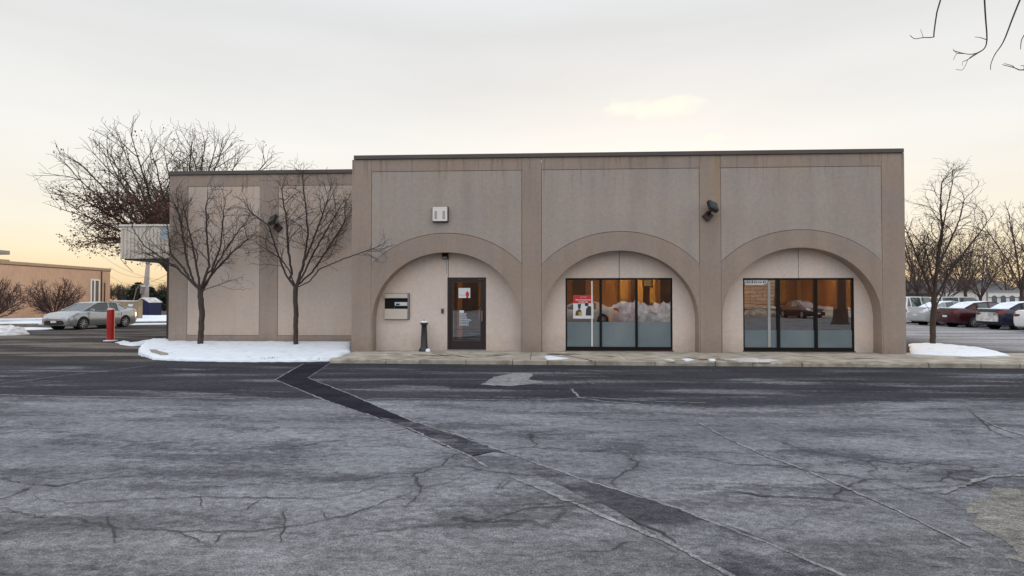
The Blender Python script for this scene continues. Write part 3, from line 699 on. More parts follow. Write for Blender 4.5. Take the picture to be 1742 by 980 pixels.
        DOOR = (a + .075, b - .095, bt + .26, t_ - .085)
    else:
        fr = MB(); fw = 0.045
        zf2 = zf + 0.03
        fr.box(xl, xl + fw, RD + .02, RD + .11, zf2, zt); fr.box(xr - fw, xr, RD + .02, RD + .11, zf2, zt)
        fr.box(xl + fw, xr - fw, RD + .02, RD + .11, zt - .05, zt); fr.box(xl + fw, xr - fw, RD + .02, RD + .11, zf2, zf2 + .10)
        if i == 1: ms = [wx(1022, RD), wx(1083, RD)]; mw = .035
        else: ms = [wx(1324.5, RD), wx(1388.5, RD)]; mw = .045
        for mm_ in ms: fr.box(mm_ - mw, mm_ + mw, RD + .015, RD + .11, zf2 + .10, zt - .05)
        wi = fr.build('window', 'black', B)
        MB().box(xl - .02, xr + .02, RD - .02, RD + .1, zf - .04, zf2).build('sill', 'rusty', wi)
        ed = [xl + fw] + ms + [xr - fw]; film_top = wz(548, 1053, RD)
        for k in range(3):
            l_ = ed[k] + (mw if k else 0); r_ = ed[k + 1] - (mw if k < 2 else 0)
            p = MB().box(l_ - .002, r_ + .002, RD + .06, RD + .068, zf2 + .098, zt - .048).build('pane', 'glass', wi)
            MB().box(l_, r_, RD + .050, RD + .056, zf2 + .10, film_top if i == 1 else wz(562, 1358, RD)).build('frosted_film', 'film', p)
xL, xR = PX[0][0], PX[3][1]
fl = MB(); fl.box(xL + .06, xR - .03, -.05, 0.30, ZC, ZT); fl.box(xL + .06, xL + .35, .30, 12, ZC, ZT); fl.box(xR - .3, xR - .03, .30, 12, ZC, ZT)
fl.build('roof_edge', 'flash', B, 0.01)
# rain stain below the roof edge on the third pilaster
M['stain'] = mat('yellow_rain_stain', (0.30, 0.19, 0.09), 0.95, 0.2, 6, col2=(0.34, 0.25, 0.17))
sh = MB(); sh.box(xL, xL + .2, RD + .15, 12, ZG, ZC); sh.box(xR - .2, xR, RD + .15, 12, ZG, ZC); sh.box(xL + .2, xR - .2, 11.8, 12, ZG, ZC)
sh.build('side_wall', 'trim', B)
MB().box(xL + .2, xR - .2, RD + .16, 11.8, ZC - .35, ZC - .2).build('roof', 'flash', B)
# lit room behind the glass
IR = MB(); y0, y1 = RD + .15, 6.2; zc_ = 3.0
IR.box(xL + .25, xR - .25, y1, y1 + .1, .12, zc_); IR.box(xL + .25, xL + .35, y0, y1, .12, zc_); IR.box(xR - .35, xR - .25, y0, y1, .12, zc_)
px1 = wx(905, 1); px2 = wx(1209, 1)
IR.box(px1 - .08, px1 + .08, y0, 4.6, .12, zc_)
IR.box(px2 - .08, px2 + .08, y0, 3.6, .12, zc_)
IR.build('interior_wall', 'woodorange', B)
MB().box(xL + .2, xR - .2, y0, y1 + .1, -.1, .115).build('interior_floor', 'carpet', B)
MB().box(xL + .2, xR - .2, y0, y1 + .1, zc_, zc_ + .1).build('ceiling', 'ceil', B)
for (lx, ly) in ((-.5, 2.2), (-1.9, 4.0), (2.6, 2.4), (5.0, 2.4), (3.6, 5.0), (8.2, 2.4), (10.2, 3.4), (6.0, 5.0)):
    MB().box(lx - .55, lx + .55, ly - .28, ly + .28, zc_ - .03, zc_ - .002).build('ceiling_light', 'lamp', B)
for px_, w_, yy_ in ((1078, .18, 5.6), (1100, .22, 4.2), (1132, .35, 4.4), (985, .5, 5.5), (1440, .5, 2.6), (800, .55, 3.0), (775, .1, 2.0)):
    xx = wx(px_, yy_); MB().box(xx - w_ / 2, xx + w_ / 2, yy_, yy_ + .12, .12, 2.995).build('door_casing', 'darkwood', B)

for px_ in (1062, 1090, 1108, 1141, 1330, 1365):
    xx = wx(px_, 5.9); MB().box(xx - .16, xx + .16, 5.95, 5.99, 1.5, 2.98).build('blind', 'gold', B)
for px_ in (1007, 1308):
    xx = wx(px_, RD + .04); w_ = .022 if px_ < 1100 else .038; MB().box(xx - w_, xx + w_, RD + .030, RD + .049, SW + .14, wz(478, px_, RD)).build('glazing_strip', 'white' if px_ < 1100 else 'glazgrey', B)
for a_, b_, yy_, zz_ in ((965, 1035, 3.2, 1.35), (1090, 1140, 2.2, 1.25), (1268, 1330, 2.4, 1.4), (1335, 1392, 3.4, 1.3), (1397, 1456, 2.0, 1.35), (1402, 1452, 4.6, 2.98)):
    MB().box(wx(a_, yy_), wx(b_, yy_), yy_, yy_ + .5, .12, zz_).build('dimming_block', 'darkwood', B)  # dark blocks added to dim the room behind the glass reflections
MB().box(wx(795, 2.4), wx(822, 2.4), 2.4, 2.46, .12, 1.0).build('counter', 'darkwood', B)

# ---- wing
wl_, wr_ = wx(287, YW), xL - .004
wz_t = (wz(293, 300, YW) + wz(290, 590, YW)) / 2 + .03
wzc = wz_t - .13
zbeam = (wz(318, 380, YW) + wz(314, 530, YW)) / 2; zlow = wz(571, 450, YW)
a0, a1, a2, a3 = wl_, wx(318, YW), wx(441, YW), wx(472, YW)
for a, b in ((a0, a1), (a2, a3)): MB().box(a, b, YW, YW + .3, -.05, wzc).build('pilaster', 'trim', B, .008)
for a, b in ((a1, a2), (a3, wr_)):
    MB().box(a + .004, b - .004, YW + .004, YW + .3, zbeam, wzc).build('top_beam', 'trim', B)
    MB().box(a + .004, b - .004, YW + .004, YW + .3, -.05, zlow).build('base_band', 'trim', B)
    MB().box(a + G, b - G, YW + .012, YW + .06, zlow + G, zbeam - G).build('wing_panel', 'panel_w', B) if False else None
    MB().box(a, b, YW + .06, YW + .3, zlow, zbeam).build('joint_backing', 'groove', B)
M['panelw'] = stucco('warm_grey_stucco', (0.52, 0.44, 0.385), 0.10)
for a, b in ((a1, a2), (a3, wr_)):
    MB().box(a + G, b - G, YW + .012, YW + .055, zlow + G, zbeam - G).build('wing_panel', 'panelw', B)
ws = MB(); ws.box(a0, a0 + .25, YW + .3, 11, -.05, wzc); ws.box(a0, xL, 10.8, 11, -.05, wzc); ws.build('wing_wall', 'trim', B)
MB().box(a0 + .25, xL, YW + .3, 10.8, wzc - .3, wzc - .2).build('wing_roof', 'flash', B)
fl = MB(); fl.box(a0 - .03, xL + .02, YW - .05, YW + .3, wzc, wz_t); fl.box(a0 - .03, a0 + .3, YW + .3, 11, wzc, wz_t); fl.build('roof_edge', 'flash', B, .01)
# ---- drive-through canopy behind the wing's left end
YC = 5.2; cx0, cx1 = wx(204, YC), a0 - .02
cz0, cz1 = wz(440, 240, YC), wz(385, 240, YC)
cp = MB(); cp.box(cx0, cx1, YC, YC + 6, cz0, cz1)
n = 26
for k in range(n):
    xx = cx0 + (cx1 - cx0) * (k + .5) / n; cp.box(xx - .035, xx + .035, YC - .03, YC, cz0 + .03, cz1 - .10)
cn = cp.build('canopy', 'fascia', B)
MB().box(cx0 - .03, cx1, YC - .06, YC + 6.02, cz1, cz1 + .07).build('trim_strip', 'white', cn)
MB().box(cx0 + .1, cx1, YC + .1, YC + 5.9, cz0 - .05, cz0 - .002).build('soffit', 'flash', cn)
MB().box(wx(283.5, YC + .2), wx(287, YC + .2) + .3, YC + .2, YC + .5, 0, cz0 - .05).build('column', 'rusty', cn)
lg = MB(); lx, lz = wx(283, YC), wz(398, 283, YC)
lg.prism([(lx + .26 * math.cos(t) , lz + .26 * math.sin(t)) for t in [k * math.pi / 12 for k in range(24)]], YC - .05, YC - .032)
M['fadedblue'] = mat('faded_blue', (0.36, 0.42, 0.46), .8)
lg.build('logo', 'fadedblue', cn)

# ================================================================== FIXTURES ON THE WALL
def px_box_thing(): pass
# number sign
x0, x1, z0, z1 = wx(736, 0), wx(763, 0), wz(378, 750), wz(352, 750)
t = thing('number_sign', ((x0 + x1) / 2, 0, z0), 'square white sign box with the number 11 above the door arch', 'sign')
hw_, h_ = (x1 - x0) / 2, z1 - z0
MB().box(-hw_, hw_, -.10, .01, 0, h_).build('sign_case', 'rusty', t, .006)
MB().box(-hw_ + .012, hw_ - .025, -.112, -.10, .02, h_ - .012).build('sign_face', 'white', t)
for k in (-1, 1): MB().box(k * .118 - .035 - .01, k * .118 + .035 - .01, -.118, -.112, h_ * .18, h_ * .70).build('numeral', 'numgrey', t)
for sx in (-1, 1):
    for sz in (.04, h_ - .05): MB().cyl((sx * (hw_ - .045) - .008, -.118, sz), (sx * (hw_ - .045) - .008, -.112, sz), .008, k=8).build('screw', 'metalgrey', t)
# security lamp over the door
p = wall(757.5, 436, RD)
t = thing('wall_lamp', (p.x, RD, p.z), 'small dark boxy lamp at the top of the door arch recess', 'wall lamp')
MB().box(-.09, .09, -.07, 0, -.09, .09).build('housing', 'rusty', t, .01)
MB().box(-.075, .075, -.16, -.07, -.02, .08).build('hood', 'black', t, .01)
MB().box(-.065, .065, -.14, -.07, -.075, -.022).build('lens', 'metalgrey', t, .01)
MB().cyl((.04, -.006, -.09), (.04, -.006, -.52), .006, k=6).build('cable', 'metalgrey', t)
# night deposit / cash unit
x0, x1, z0, z1 = wx(655, RD), wx(697, RD), wz(543.5, 675, RD), wz(499, 675, RD)
t = thing('deposit_unit', ((x0 + x1) / 2, RD, z0), 'cream steel deposit box with a dark slot built into the wall left of the door', 'deposit box')
hw_, h_ = (x1 - x0) / 2, z1 - z0
MB().box(-hw_, hw_, -.03, .01, 0, h_).build('surround', 'rusty', t, .006)
MB().box(-hw_ + .012, hw_ - .05, -.10, -.031, h_ * .815, h_ - .012).build('top_panel', 'postercream', t, .006)
MB().box(-hw_ + .012, hw_ - .05, -.10, -.031, .012, h_ * .405).build('lower_panel', 'postercream', t, .006)
MB().box(-hw_ + .012, hw_ - .05, -.04, -.031, h_ * .41, h_ * .81).build('slot_back', 'black', t)
MB().box(hw_ - .042, hw_ - .012, -.09, -.031, .012, h_ - .012).build('side_rail', 'metalgrey', t, .004)
kp_ = MB(); kp_.box(-.06, hw_ - .055, -.085, -.041, h_ * .52, h_ * .66); kp = kp_.build('drawer', 'clearlens', t, .01)
MB().box(-.02, .09, -.09, -.085, h_ * .54, h_ * .61).build('drawer_label', 'ink', kp)
MB().cyl((-.07, -.05, h_ * .455), (-.07, -.041, h_ * .455), .014, k=10).build('lock', 'chrome', t)
# key switch beside the door
p = wall(753, 529, RD)
t = thing('call_button', (p.x, RD, p.z), 'small brown metal call button plate on the wall beside the door', 'doorbell')
MB().box(-.045, .045, -.02, 0, -.075, .075).build('plate', 'metalgrey', t, .005); MB().box(-.026, .026, -.05, -.02, -.07, .055).build('button_hood', 'rusty', t, .008)
# flood lights
def flood(px, py, Y, label, flip, grp='floodlights on the pilasters'):
    p = wall(px, py, Y); t = thing('floodlight', (p.x, Y, p.z), label, 'floodlight', grp)
    s = flip
    # swivel wall box, turned 45 degrees
    MB().box(-.15, .15, -.14, 0, -.15, .15).build('wall_box', 'rusty', t, .012).rotation_euler = (0, R(45), 0)
    a = MB(); a.cyl((0, -.12, .04), (s * .06, -.30, .18), .04); a.build('arm', 'black', t)
    h = MB()
    pts = [(-.24, -.30), (.20, -.30), (.26, -.22), (.26, .24), (-.24, .24)]
    h.prism([(-.22, -.27), (.22, -.27), (.25, -.22), (.25, .25), (-.25, .25), (-.25, -.22)], -.13, .13)
    hd = h.build('lamp_head', 'blackpaint', t, .03)
    hd.scale = (.82, .62, .82); hd.location = (s * .12, -.32, .33); hd.rotation_euler = (R(-32), R(16 * s), R(28 * s))
    l = MB().box(-.2, .2, -.145, -.131, -.2, .2).build('lens', 'carglass', hd)
    t.scale = (.76, .76, .76)
    return t
flood(1203, 368, 0, 'black floodlight on a bracket high on the pilaster between the two window arches', 1)
flood(474, 388, YW, 'black floodlight on the wing pilaster behind the bare tree branches', -1)

# bollard shaped black ash post
p = gnd(721.5, 597.5, SW); 
t = thing('ash_receptacle', (p.x, p.y, SW), 'black fluted ash post with snow on its cap left of the door', 'ash bin')
b_ = MB().lathe([(.16, 0), (.165, .03), (.15, .06), (.125, .09), (.105, .14), (.083, .72), (.08, .78), (.11, .80), (.118, .84), (.09, .865)], k=20); b_.build('post', 'blackpaint', t)
MB().lathe([(.105, .855), (.10, .885), (.05, .905), (.02, .91)], k=16).build('snow_cap', 'snow', t)
MB().lathe([(.03, .905), (.03, .93), (.01, .945)], k=12).build('cap_knob', 'metalgrey', t)
o = MB().lathe([(.075, 0), (.07, .05), (.04, .085), (.01, .09)], (p.x + .14, p.y - .12, SW), 12).build('snow_lump', 'snow'); tag(o, 'little lump of snow at the foot of the black ash post', 'snow lump')

# posters
def tiny_text(mb, lines, x, z, size, y, mi, dz, align='LEFT'):
    for k, l in enumerate(lines): text_mesh(mb, l, size, x, z - k * dz, y, mi, align)
yg = RD + .055
x0, x1, z0, z1 = wx(975, yg), wx(1009.5, yg), wz(542, 992, yg), wz(502, 992, yg)
t = thing('window_poster', ((x0 + x1) / 2, yg, z0), 'poster with red heading above a picture of two people, in the middle arched window', 'poster')
hw_, h_ = (x1 - x0) / 2, z1 - z0
pm = MB(); pm.box(-hw_, hw_, -.002, .002, 0, h_); pm.build('sheet', 'paper', t)
pm = MB(); pm.box(-hw_, hw_, -.0035, -.0022, h_ * .645, h_); pm.build('heading', 'posterred', t)
pm = MB(); text_mesh(pm, 'Improvements are', .062, 0, h_ * .80, -.0045, 0, bold=.002); text_mesh(pm, 'on the way', .062, 0, h_ * .71, -.0045, 0, bold=.002); pm.build('heading_text', 'paper', t, fix=False)
pm = MB(); text_mesh(pm, 'our branch', .045, 0, h_ * .92, -.0045, 0); pm.build('small_heading_text', 'paper', t, fix=False)
pm = MB()
pm.prism([(.07, .09), (.26, .09), (.26, .30), (.22, .37), (.15, .38), (.08, .28)], -.005, -.0025); pm.prism([(.10 + .06 * math.cos(k * .524), .42 + .055 * math.sin(k * .524)) for k in range(12)], -.005, -.0025)
pm.prism([(-.24, .09), (-.04, .09), (-.06, .24), (-.12, .29), (-.22, .22)], -.005, -.0025, 1); pm.prism([(-.12 + .045 * math.cos(k * .524), .33 + .045 * math.sin(k * .524)) for k in range(12)], -.005, -.0025, 1)
pm.box(-.14, -.04, -.006, -.005, .10, .20, 2); pm.box(-.16, -.07, -.005, -.0025, .36, .44, 0)
M['inkbrown'] = mat('ink_brown', (0.10, 0.07, 0.07), .8); M['inkyellow'] = mat('ink_yellow', (0.5, 0.36, 0.06), .8)
pm.build('picture', ['ink', 'inkbrown', 'inkyellow'], t, fix=False)
# sign strip at the top of the far window
x0, x1, z0, z1 = wx(1265.5, yg), wx(1306, yg), wz(484.5, 1285, yg), wz(475, 1285, yg)
t = thing('window_sign', ((x0 + x1) / 2, yg, z0), 'narrow white lettered sign at the top left corner of the far right window', 'sign')
hw_, h_ = (x1 - x0) / 2, z1 - z0
MB().prism([(-hw_ + .05, 0), (hw_ * .62, 0), (hw_ * .66, .02), (hw_ - .02, .03), (hw_, h_), (-hw_, h_), (-hw_, .06)], -.002, .002).build('sheet', 'paper', t)
pm = MB(); r = random.Random(4); xx = -hw_ + .02
while xx < hw_ - .05:
    w_ = r.uniform(.015, .03); hh = r.uniform(.05, .09); pm.box(xx, xx + w_, -.0035, -.0022, .04, .04 + hh); xx += w_ + r.uniform(.015, .035)
pm.build('lettering', 'ink', t)
# notices on the door glass
da, db, dz0, dz1 = DOOR; yd = RD + .058
t = thing('door_notice', (wx(790, yd), yd, wz(507, 790, yd)), 'white notice with a red figure at the top of the door glass', 'notice')
w_ = wx(801.5, yd) - wx(781.5, yd); h_ = wz(490, 790, yd) - wz(507, 790, yd); 
MB().box(-w_ / 2, w_ / 2, -.002, .002, 0, h_).build('sheet', 'paper', t)
pm = MB(); pm.prism([(.09 + .055 * math.cos(k * .524), .11 + .085 * math.sin(k * .524)) for k in range(12)], -.004, -.0025, 0); pm.box(.06, .12, -.004, -.0025, .0, .05, 0); pm.box(-w_ / 2 + .02, .03, -.0045, -.0026, .08, .095, 1); pm.box(-.02 + .1, .1, -.0045, -.003, .2, .24, 1); pm.build('figure', ['posterred', 'numgrey'], t, fix=False)
t = thing('hours_lettering', (wx(787, yd), yd, wz(556, 787, yd)), 'white and pale blue block of small opening hours lettering on the door glass', 'lettering')
pm = MB(); r = random.Random(9)
zz = 0.0
for k in range(11):
    z_ = .035 + k * .036
    w_ = (.20 if k > 8 else .24 + .02 * k) if k < 6 else .20
    xx = -.10
    while xx < -.10 + w_:
        cw = r.uniform(.02, .05); pm.box(xx, xx + cw, -.002, .001, z_, z_ + .016, 0 if k % 2 else 1); xx += cw + .008
pm.box(-.10, .04, -.003, -.002, .42, .50, 1)
pm.prism([(-.055 + .034 * math.cos(k * .524), .46 + .034 * math.sin(k * .524)) for k in range(12)], -.005, -.0035, 0); pm.prism([(.012 + .03 * math.cos(k * .524), .46 + .03 * math.sin(k * .524)) for k in range(12)], -.005, -.0035, 0)
pm.build('letters', ['paper', 'paperblue'], t, fix=False)
# framed picture and chairs inside
xx = wx(1102, 3.0); t = thing('framed_picture', (xx, 3.0, wz(488, 1102, 3.0)), 'dark framed picture hanging inside behind the middle arched window', 'picture')
MB().box(-.18, .18, 0, .03, -.02, .42).build('frame', 'darkwood', t); MB().box(-.13, .13, -.006, -.001, .03, .37).build('print', 'numgrey', t)
MB().box(-.02, .02, .03, 1.08, .15, .2).build('bracket', 'darkwood', t)
def chair(px, Y, label):
    t = thing('waiting_chair', (wx(px, Y), Y, .12), label, 'chair', 'chairs in the lit room')
    MB().box(-.25, .25, -.25, .25, .42, .52).build('seat', 'chair', t, .02); MB().box(-.25, .25, .2, .28, .52, 1.05).build('backrest', 'chair', t, .02)
    for sx in (-.22, .22):
        for sy in (-.22, .22): MB().cyl((sx, sy, 0), (sx, sy, .42), .018, k=8).build('leg', 'blackpaint', t)
    return t
chair(1056, 3.6, 'dark red chair inside behind the central pane of the middle arched window'); chair(1076, 4.0, 'dark red chair inside, just right of another behind the middle arched window')

# ================================================================== TREES
def grow2(paths, blobs, seed=1, tip=.004, trunk_r=.1, expo=2.3, seg=.1, L1=1.3, space=2, levels=3, up=.06, start=.22, side=.75, wob=.09, fill=1.0):
    """recursive branching off hand laid limbs: straight fine twigs kept inside the crown outline"""
    r = random.Random(seed); P = []; par = []; limbs = []
    def inside(p, k=1.0):
        q = 1e9
        for b in blobs: q = min(q, ((p[0]-b[0])/b[3])**2 + ((p[1]-b[1])/b[4])**2 + ((p[2]-b[2])/b[5])**2)
        return q < k
    def rv(): return Vector((r.gauss(0, 1), r.gauss(0, 1), r.gauss(0, 1)))
    for pi, path in enumerate(paths):
        pts = [Vector(p) for p in path['pts']]
        if pi == 0: P.append(pts[0]); par.append(-1); last = 0; i0 = 0
        else: last = min(range(len(P)), key=lambda i: (P[i] - pts[0]).length); i0 = len(P)
        for a, b in zip(pts, pts[1:]):
            n = max(1, int((b - a).length / seg))
            for k in range(1, n + 1):
                P.append(a.lerp(b, k / n) + rv() * seg * .06); par.append(last); last = len(P) - 1
        if pi == 0: ntrunk = len(P)
        else: limbs.append((i0, len(P)))
    q = []
    for (a, b) in limbs:
        n = b - a
        for i in range(a + int(n * start), b, space):
            t = (i - a) / n; d = (P[i] - P[par[i]]).normalized(); q.append((i, d, L1 * r.uniform(.6, 1.15) * (1 - .35 * t), 1, True))
            if r.random() < .35: q.append((i, d, L1 * r.uniform(.3, .6), 1, True))
        d = (P[b-1] - P[par[b-1]]).normalized(); 
        for _ in range(3): q.append((b - 1, (d + rv() * .25).normalized(), L1 * r.uniform(.6, 1.0), 1, False))
    while q:
        i, d, L, lv, turn = q.pop()
        if turn:
            s_ = rv(); s_ -= d * s_.dot(d); s_.normalize(); a = R(r.uniform(28, 58)); d = d * math.cos(a) + s_ * math.sin(a); d.z += up * 2.5; d.normalize()
        lim = r.uniform(.82, 1.25); n = max(2, int(L / seg)); p = P[i].copy(); last = i; bend = rv() * wob * .35
        for k in range(n):
            d = (d + bend + rv() * wob + Vector((0, 0, up))).normalized(); p = p + d * seg
            if not inside(p, lim) and k > 0: break
            P.append(p.copy()); par.append(last); last = len(P) - 1
            if lv < levels and k >= max(1, int(n * .18)) and r.random() < side: q.append((last, d.copy(), L * r.uniform(.35, .62) * (1 - .45 * k / n), lv + 1, True))
    NP = np.array([list(p) for p in P]); n = len(NP); ch = [[] for _ in range(n)]; rad = np.zeros(n); acc = np.zeros(n)
    for i in range(n):
        if par[i] >= 0: ch[par[i]].append(i)
    for i in range(n - 1, -1, -1):
        rad[i] = max(tip, acc[i] ** (1 / expo)) if ch[i] else tip
        if par[i] >= 0: acc[par[i]] += rad[i] ** expo
    k = math.log(trunk_r / tip) / math.log(rad[ntrunk - 1] / tip); rad = tip * (rad / tip) ** k
    return NP, par, ch, rad, ntrunk
def fan(base, blob, n, seed, rise=.35):
    """limbs that sweep from the trunk head to the crown's skin"""
    r = random.Random(seed); out_ = []; base = Vector(base)
    for k in range(n):
        z = -.25 + 1.2 * (k + .5) / n; az = k * 2.39996 + r.uniform(-.3, .3); c = math.sqrt(max(0, 1 - min(1, z * z)))
        e = Vector((blob[0] + blob[3] * .80 * c * math.cos(az), blob[1] + blob[4] * .80 * c * math.sin(az), blob[2] + blob[5] * .80 * min(z, 1)))
        m = base.lerp(e, .45) + Vector((0, 0, -rise * (1 - z) * blob[5] * .1 + .05 * blob[5])) + Vector((r.gauss(0, 1), r.gauss(0, 1), r.gauss(0, 1))) * .04 * blob[3]
        b0 = base - Vector((0, 0, r.uniform(0, .12) * base.z)); out_.append({'pts': [b0, m, e], 'from': 1})
    return out_
def tree_mesh(res, name, mats, parent, flare=1.25):
    NP, par, ch, rad, nt_ = res
    out_ = [MB(), MB()]
    def ring(c, d, r, k, ref):
        a = ref - d * ref.dot(d)
        if a.length < 1e-4: a = d.orthogonal()
        a.normalize(); b = d.cross(a); return [c + (a * math.cos(2*math.pi*i/k) + b * math.sin(2*math.pi*i/k)) * r for i in range(k)], a
    stack = [(0, None)]
    while stack:
        s, pr = stack.pop(); chain = [s]
        c = s
        while ch[c]:
            cs = sorted(ch[c], key=lambda i: -rad[i])
            for o in cs[1:]: stack.append((o, c))
            c = cs[0]; chain.append(c)
        pts = [Vector(NP[i]) for i in chain]; rr = [rad[i] for i in chain]
        if pr is not None: pts = [Vector(NP[pr])] + pts; rr = [min(rad[pr] * .8, rr[0] * 1.15)] + rr
        istrunk = pr is None
        # smooth radii
        segs = [(0, len(pts))]
        if istrunk: segs = [(0, nt_), (nt_ - 1, len(pts))]
        for si, (a0_, b0_) in enumerate(segs):
            pp, rp = pts[a0_:b0_], list(rr[a0_:b0_])
            if len(pp) < 2: continue
            if istrunk and si == 0:
                rp = [r_ * (1 + (flare - 1) * math.exp(-3.0 * i)) for i, r_ in enumerate(rp)]
            k = 8 if rp[0] > .05 else (5 if rp[0] > .015 else 3)
            ref = Vector((1, .3, .2)); vs = []
            for i, p_ in enumerate(pp):
                d = (pp[min(i + 1, len(pp) - 1)] - pp[max(i - 1, 0)]).normalized(); rg, ref = ring(p_, d, rp[i], k, ref); vs += rg
            fs = [(i*k+j, i*k+(j+1)%k, (i+1)*k+(j+1)%k, (i+1)*k+j) for i in range(len(pp) - 1) for j in range(k)]
            out_[0 if (istrunk and si == 0) else 1].add(vs, fs, 0, True)
    out_[0].build('trunk', mats[0], parent, fix=False)
    return out_[1].build('crown', mats[1], parent, fix=False)
def P3(px, py, depth, dy=0.0):
    p = at(px, py, depth); return Vector((p.x, p.y + dy, p.z))
def mk_tree(label, paths, blobs, loc, cat='tree', group=None, mats=('bark', 'twig'), name='bare_tree', **k):
    loc = Vector(loc)
    pa = [dict(q, pts=[Vector(p) - loc for p in q['pts']]) for q in paths]
    bl = [(b[0] - loc.x, b[1] - loc.y, b[2] - loc.z, *b[3:]) for b in blobs]
    res = grow2(pa, bl, **k); t = thing(name, loc, label, cat, group); cr_ = tree_mesh(res, name, mats, t)
    return t, res, cr_

# front tree 1
d1 = (CAMZ - .13) / ((583 - 508) / FOC); b1 = wall(341, 583, YW - .75)
def q1(px, py, dy=0): p = wall(px, py, b1.y); return Vector((p.x, b1.y + dy, p.z)) if dy == 0 else Vector((wall(px, py, b1.y + dy)))
T = [dict(pts=[(b1.x, b1.y, 0.12), q1(342, 560), q1(344, 530), q1(341, 510), q1(341, 493)]),
     dict(pts=[q1(341, 493), q1(325, 478), q1(300, 456), q1(272, 437, -.4), q1(245, 418, -.6), q1(224, 388, -.7)], **{'from': 1}),
     dict(pts=[q1(330, 482), q1(318, 445, .2), q1(312, 405, .3), q1(303, 360, .4)], **{'from': 1}),
     dict(pts=[q1(341, 493), q1(356, 452, -.3), q1(352, 405, -.5), q1(350, 350, -.6)], **{'from': 1}),
     dict(pts=[q1(341, 493), q1(368, 458, .2), q1(392, 432, .4), q1(425, 405, .5)], **{'from': 1}),
     dict(pts=[q1(358, 465, -.1), q1(375, 420, -.3), q1(380, 370, -.4)], **{'from': 1}), dict(pts=[q1(322, 470, 0), q1(290, 430, .5), q1(285, 385, .6)], **{'from': 1}), dict(pts=[q1(341, 495, 0), q1(385, 480, -.5), q1(410, 472, -.8)], **{'from': 1})]
c1 = q1(330, 390)
T += fan((q1(341, 490).x, b1.y, q1(341, 490).z), (c1.x, c1.y, c1.z, 1.9, 1.3, 1.6), 2, 19)
mk_tree('bare tree on the snow bed, nearer the left end of the building', T, [(c1.x, c1.y, c1.z, 2.0, 1.5, 1.75, 1), (q1(250, 420).x, c1.y - .3, q1(250, 420).z, 1.0, .9, .9, .32), (q1(400, 470).x, c1.y, q1(400, 470).z, .9, .8, .5, .15), (q1(300, 470).x, c1.y, q1(300, 470).z, .8, .6, .4, .1)], (b1.x, b1.y, .12),
        group='bare trees beside the building', seed=11, tip=.0032, trunk_r=.085, seg=.10, L1=1.4, up=.0, side=.78, expo=2.1, space=2, start=.28, wob=.15)
b2 = wall(503, 583, YW - .65)
def q2(px, py, dy=0): return Vector(wall(px, py, b2.y + dy))
T = [dict(pts=[(b2.x, b2.y, 0.12), q2(503, 560), q2(504, 530), q2(502, 508), q2(503, 490)]),
     dict(pts=[q2(503, 490), q2(485, 465), q2(470, 425, -.3), q2(458, 385, -.4), q2(425, 360, -.5)], **{'from': 1}),
     dict(pts=[q2(503, 490), q2(492, 460, .3), q2(478, 440, .4), q2(445, 420, .6), q2(415, 400, .7)], **{'from': 1}),
     dict(pts=[q2(503, 490), q2(516, 450, .1), q2(524, 400, .3), q2(520, 350, .3), q2(515, 310, .2)], **{'from': 1}),
     dict(pts=[q2(518, 445, .1), q2(540, 390, -.2), q2(556, 345, -.4)], **{'from': 1}), dict(pts=[q2(497, 470, 0), q2(490, 420, -.4), q2(487, 370, -.7), q2(480, 330, -.8)], **{'from': 1}), dict(pts=[q2(505, 487, 0), q2(532, 462, .4), q2(560, 420, .6), q2(585, 380, .6)], **{'from': 1}),
     dict(pts=[q2(503, 490), q2(526, 479, -.4), q2(545, 457, -.9), q2(585, 440, -1.6), q2(632, 424, -2.0)], **{'from': 1})]
c2_ = q2(505, 372)
T += fan((q2(503, 488).x, b2.y, q2(503, 488).z), (c2_.x, c2_.y, c2_.z, 2.0, 1.3, 1.8), 1, 29)
mk_tree('bare tree on the snow bed, close to the corner where the wing meets the arches', T, [(c2_.x, c2_.y, c2_.z, 2.15, 1.6, 2.0, 1), (q2(605, 410, -1.9).x, c2_.y - 2.0, q2(600, 415, -1.9).z, 1.1, .5, .75, .35), (q2(440, 400).x, c2_.y, q2(440, 400).z, 1.0, .8, .9, .3)], (b2.x, b2.y, .12),
        group='bare trees beside the building', seed=23, tip=.0032, trunk_r=.075, seg=.10, L1=1.45, up=.0, side=.78, expo=2.1, space=2, start=.28, wob=.15)
# tree in the right hand bed
b3 = gnd(1587, 588, .15)
def q3(px, py, dy=0): return Vector(wall(px, py, b3.y + dy))
T = [dict(pts=[(b3.x, b3.y, 0.1), q3(1587, 560), q3(1588, 530)]),
     dict(pts=[q3(1588, 530), q3(1590, 490), q3(1594, 455), q3(1612, 420, .2), q3(1632, 375, .4), q3(1640, 340, .4)], **{'from': 1}),
     dict(pts=[q3(1590, 490), q3(1582, 455, -.2), q3(1575, 425, -.3), q3(1556, 400, -.4)], **{'from': 1}),
     dict(pts=[q3(1594, 455), q3(1603, 400, -.3), q3(1600, 350, -.4), q3(1602, 310, -.4)], **{'from': 1}),
     dict(pts=[q3(1588, 530), q3(1603, 500, .3), q3(1612, 460, .5), q3(1640, 430, .6)], **{'from': 1}),
     dict(pts=[q3(1587, 535), q3(1572, 515, -.2), q3(1566, 495, -.3)], **{'from': 1})]
c3 = q3(1602, 385)
T += fan((q3(1589, 505).x, b3.y, q3(1589, 505).z), (c3.x, c3.y, c3.z, 1.6, 1.5, 2.2), 3, 9)
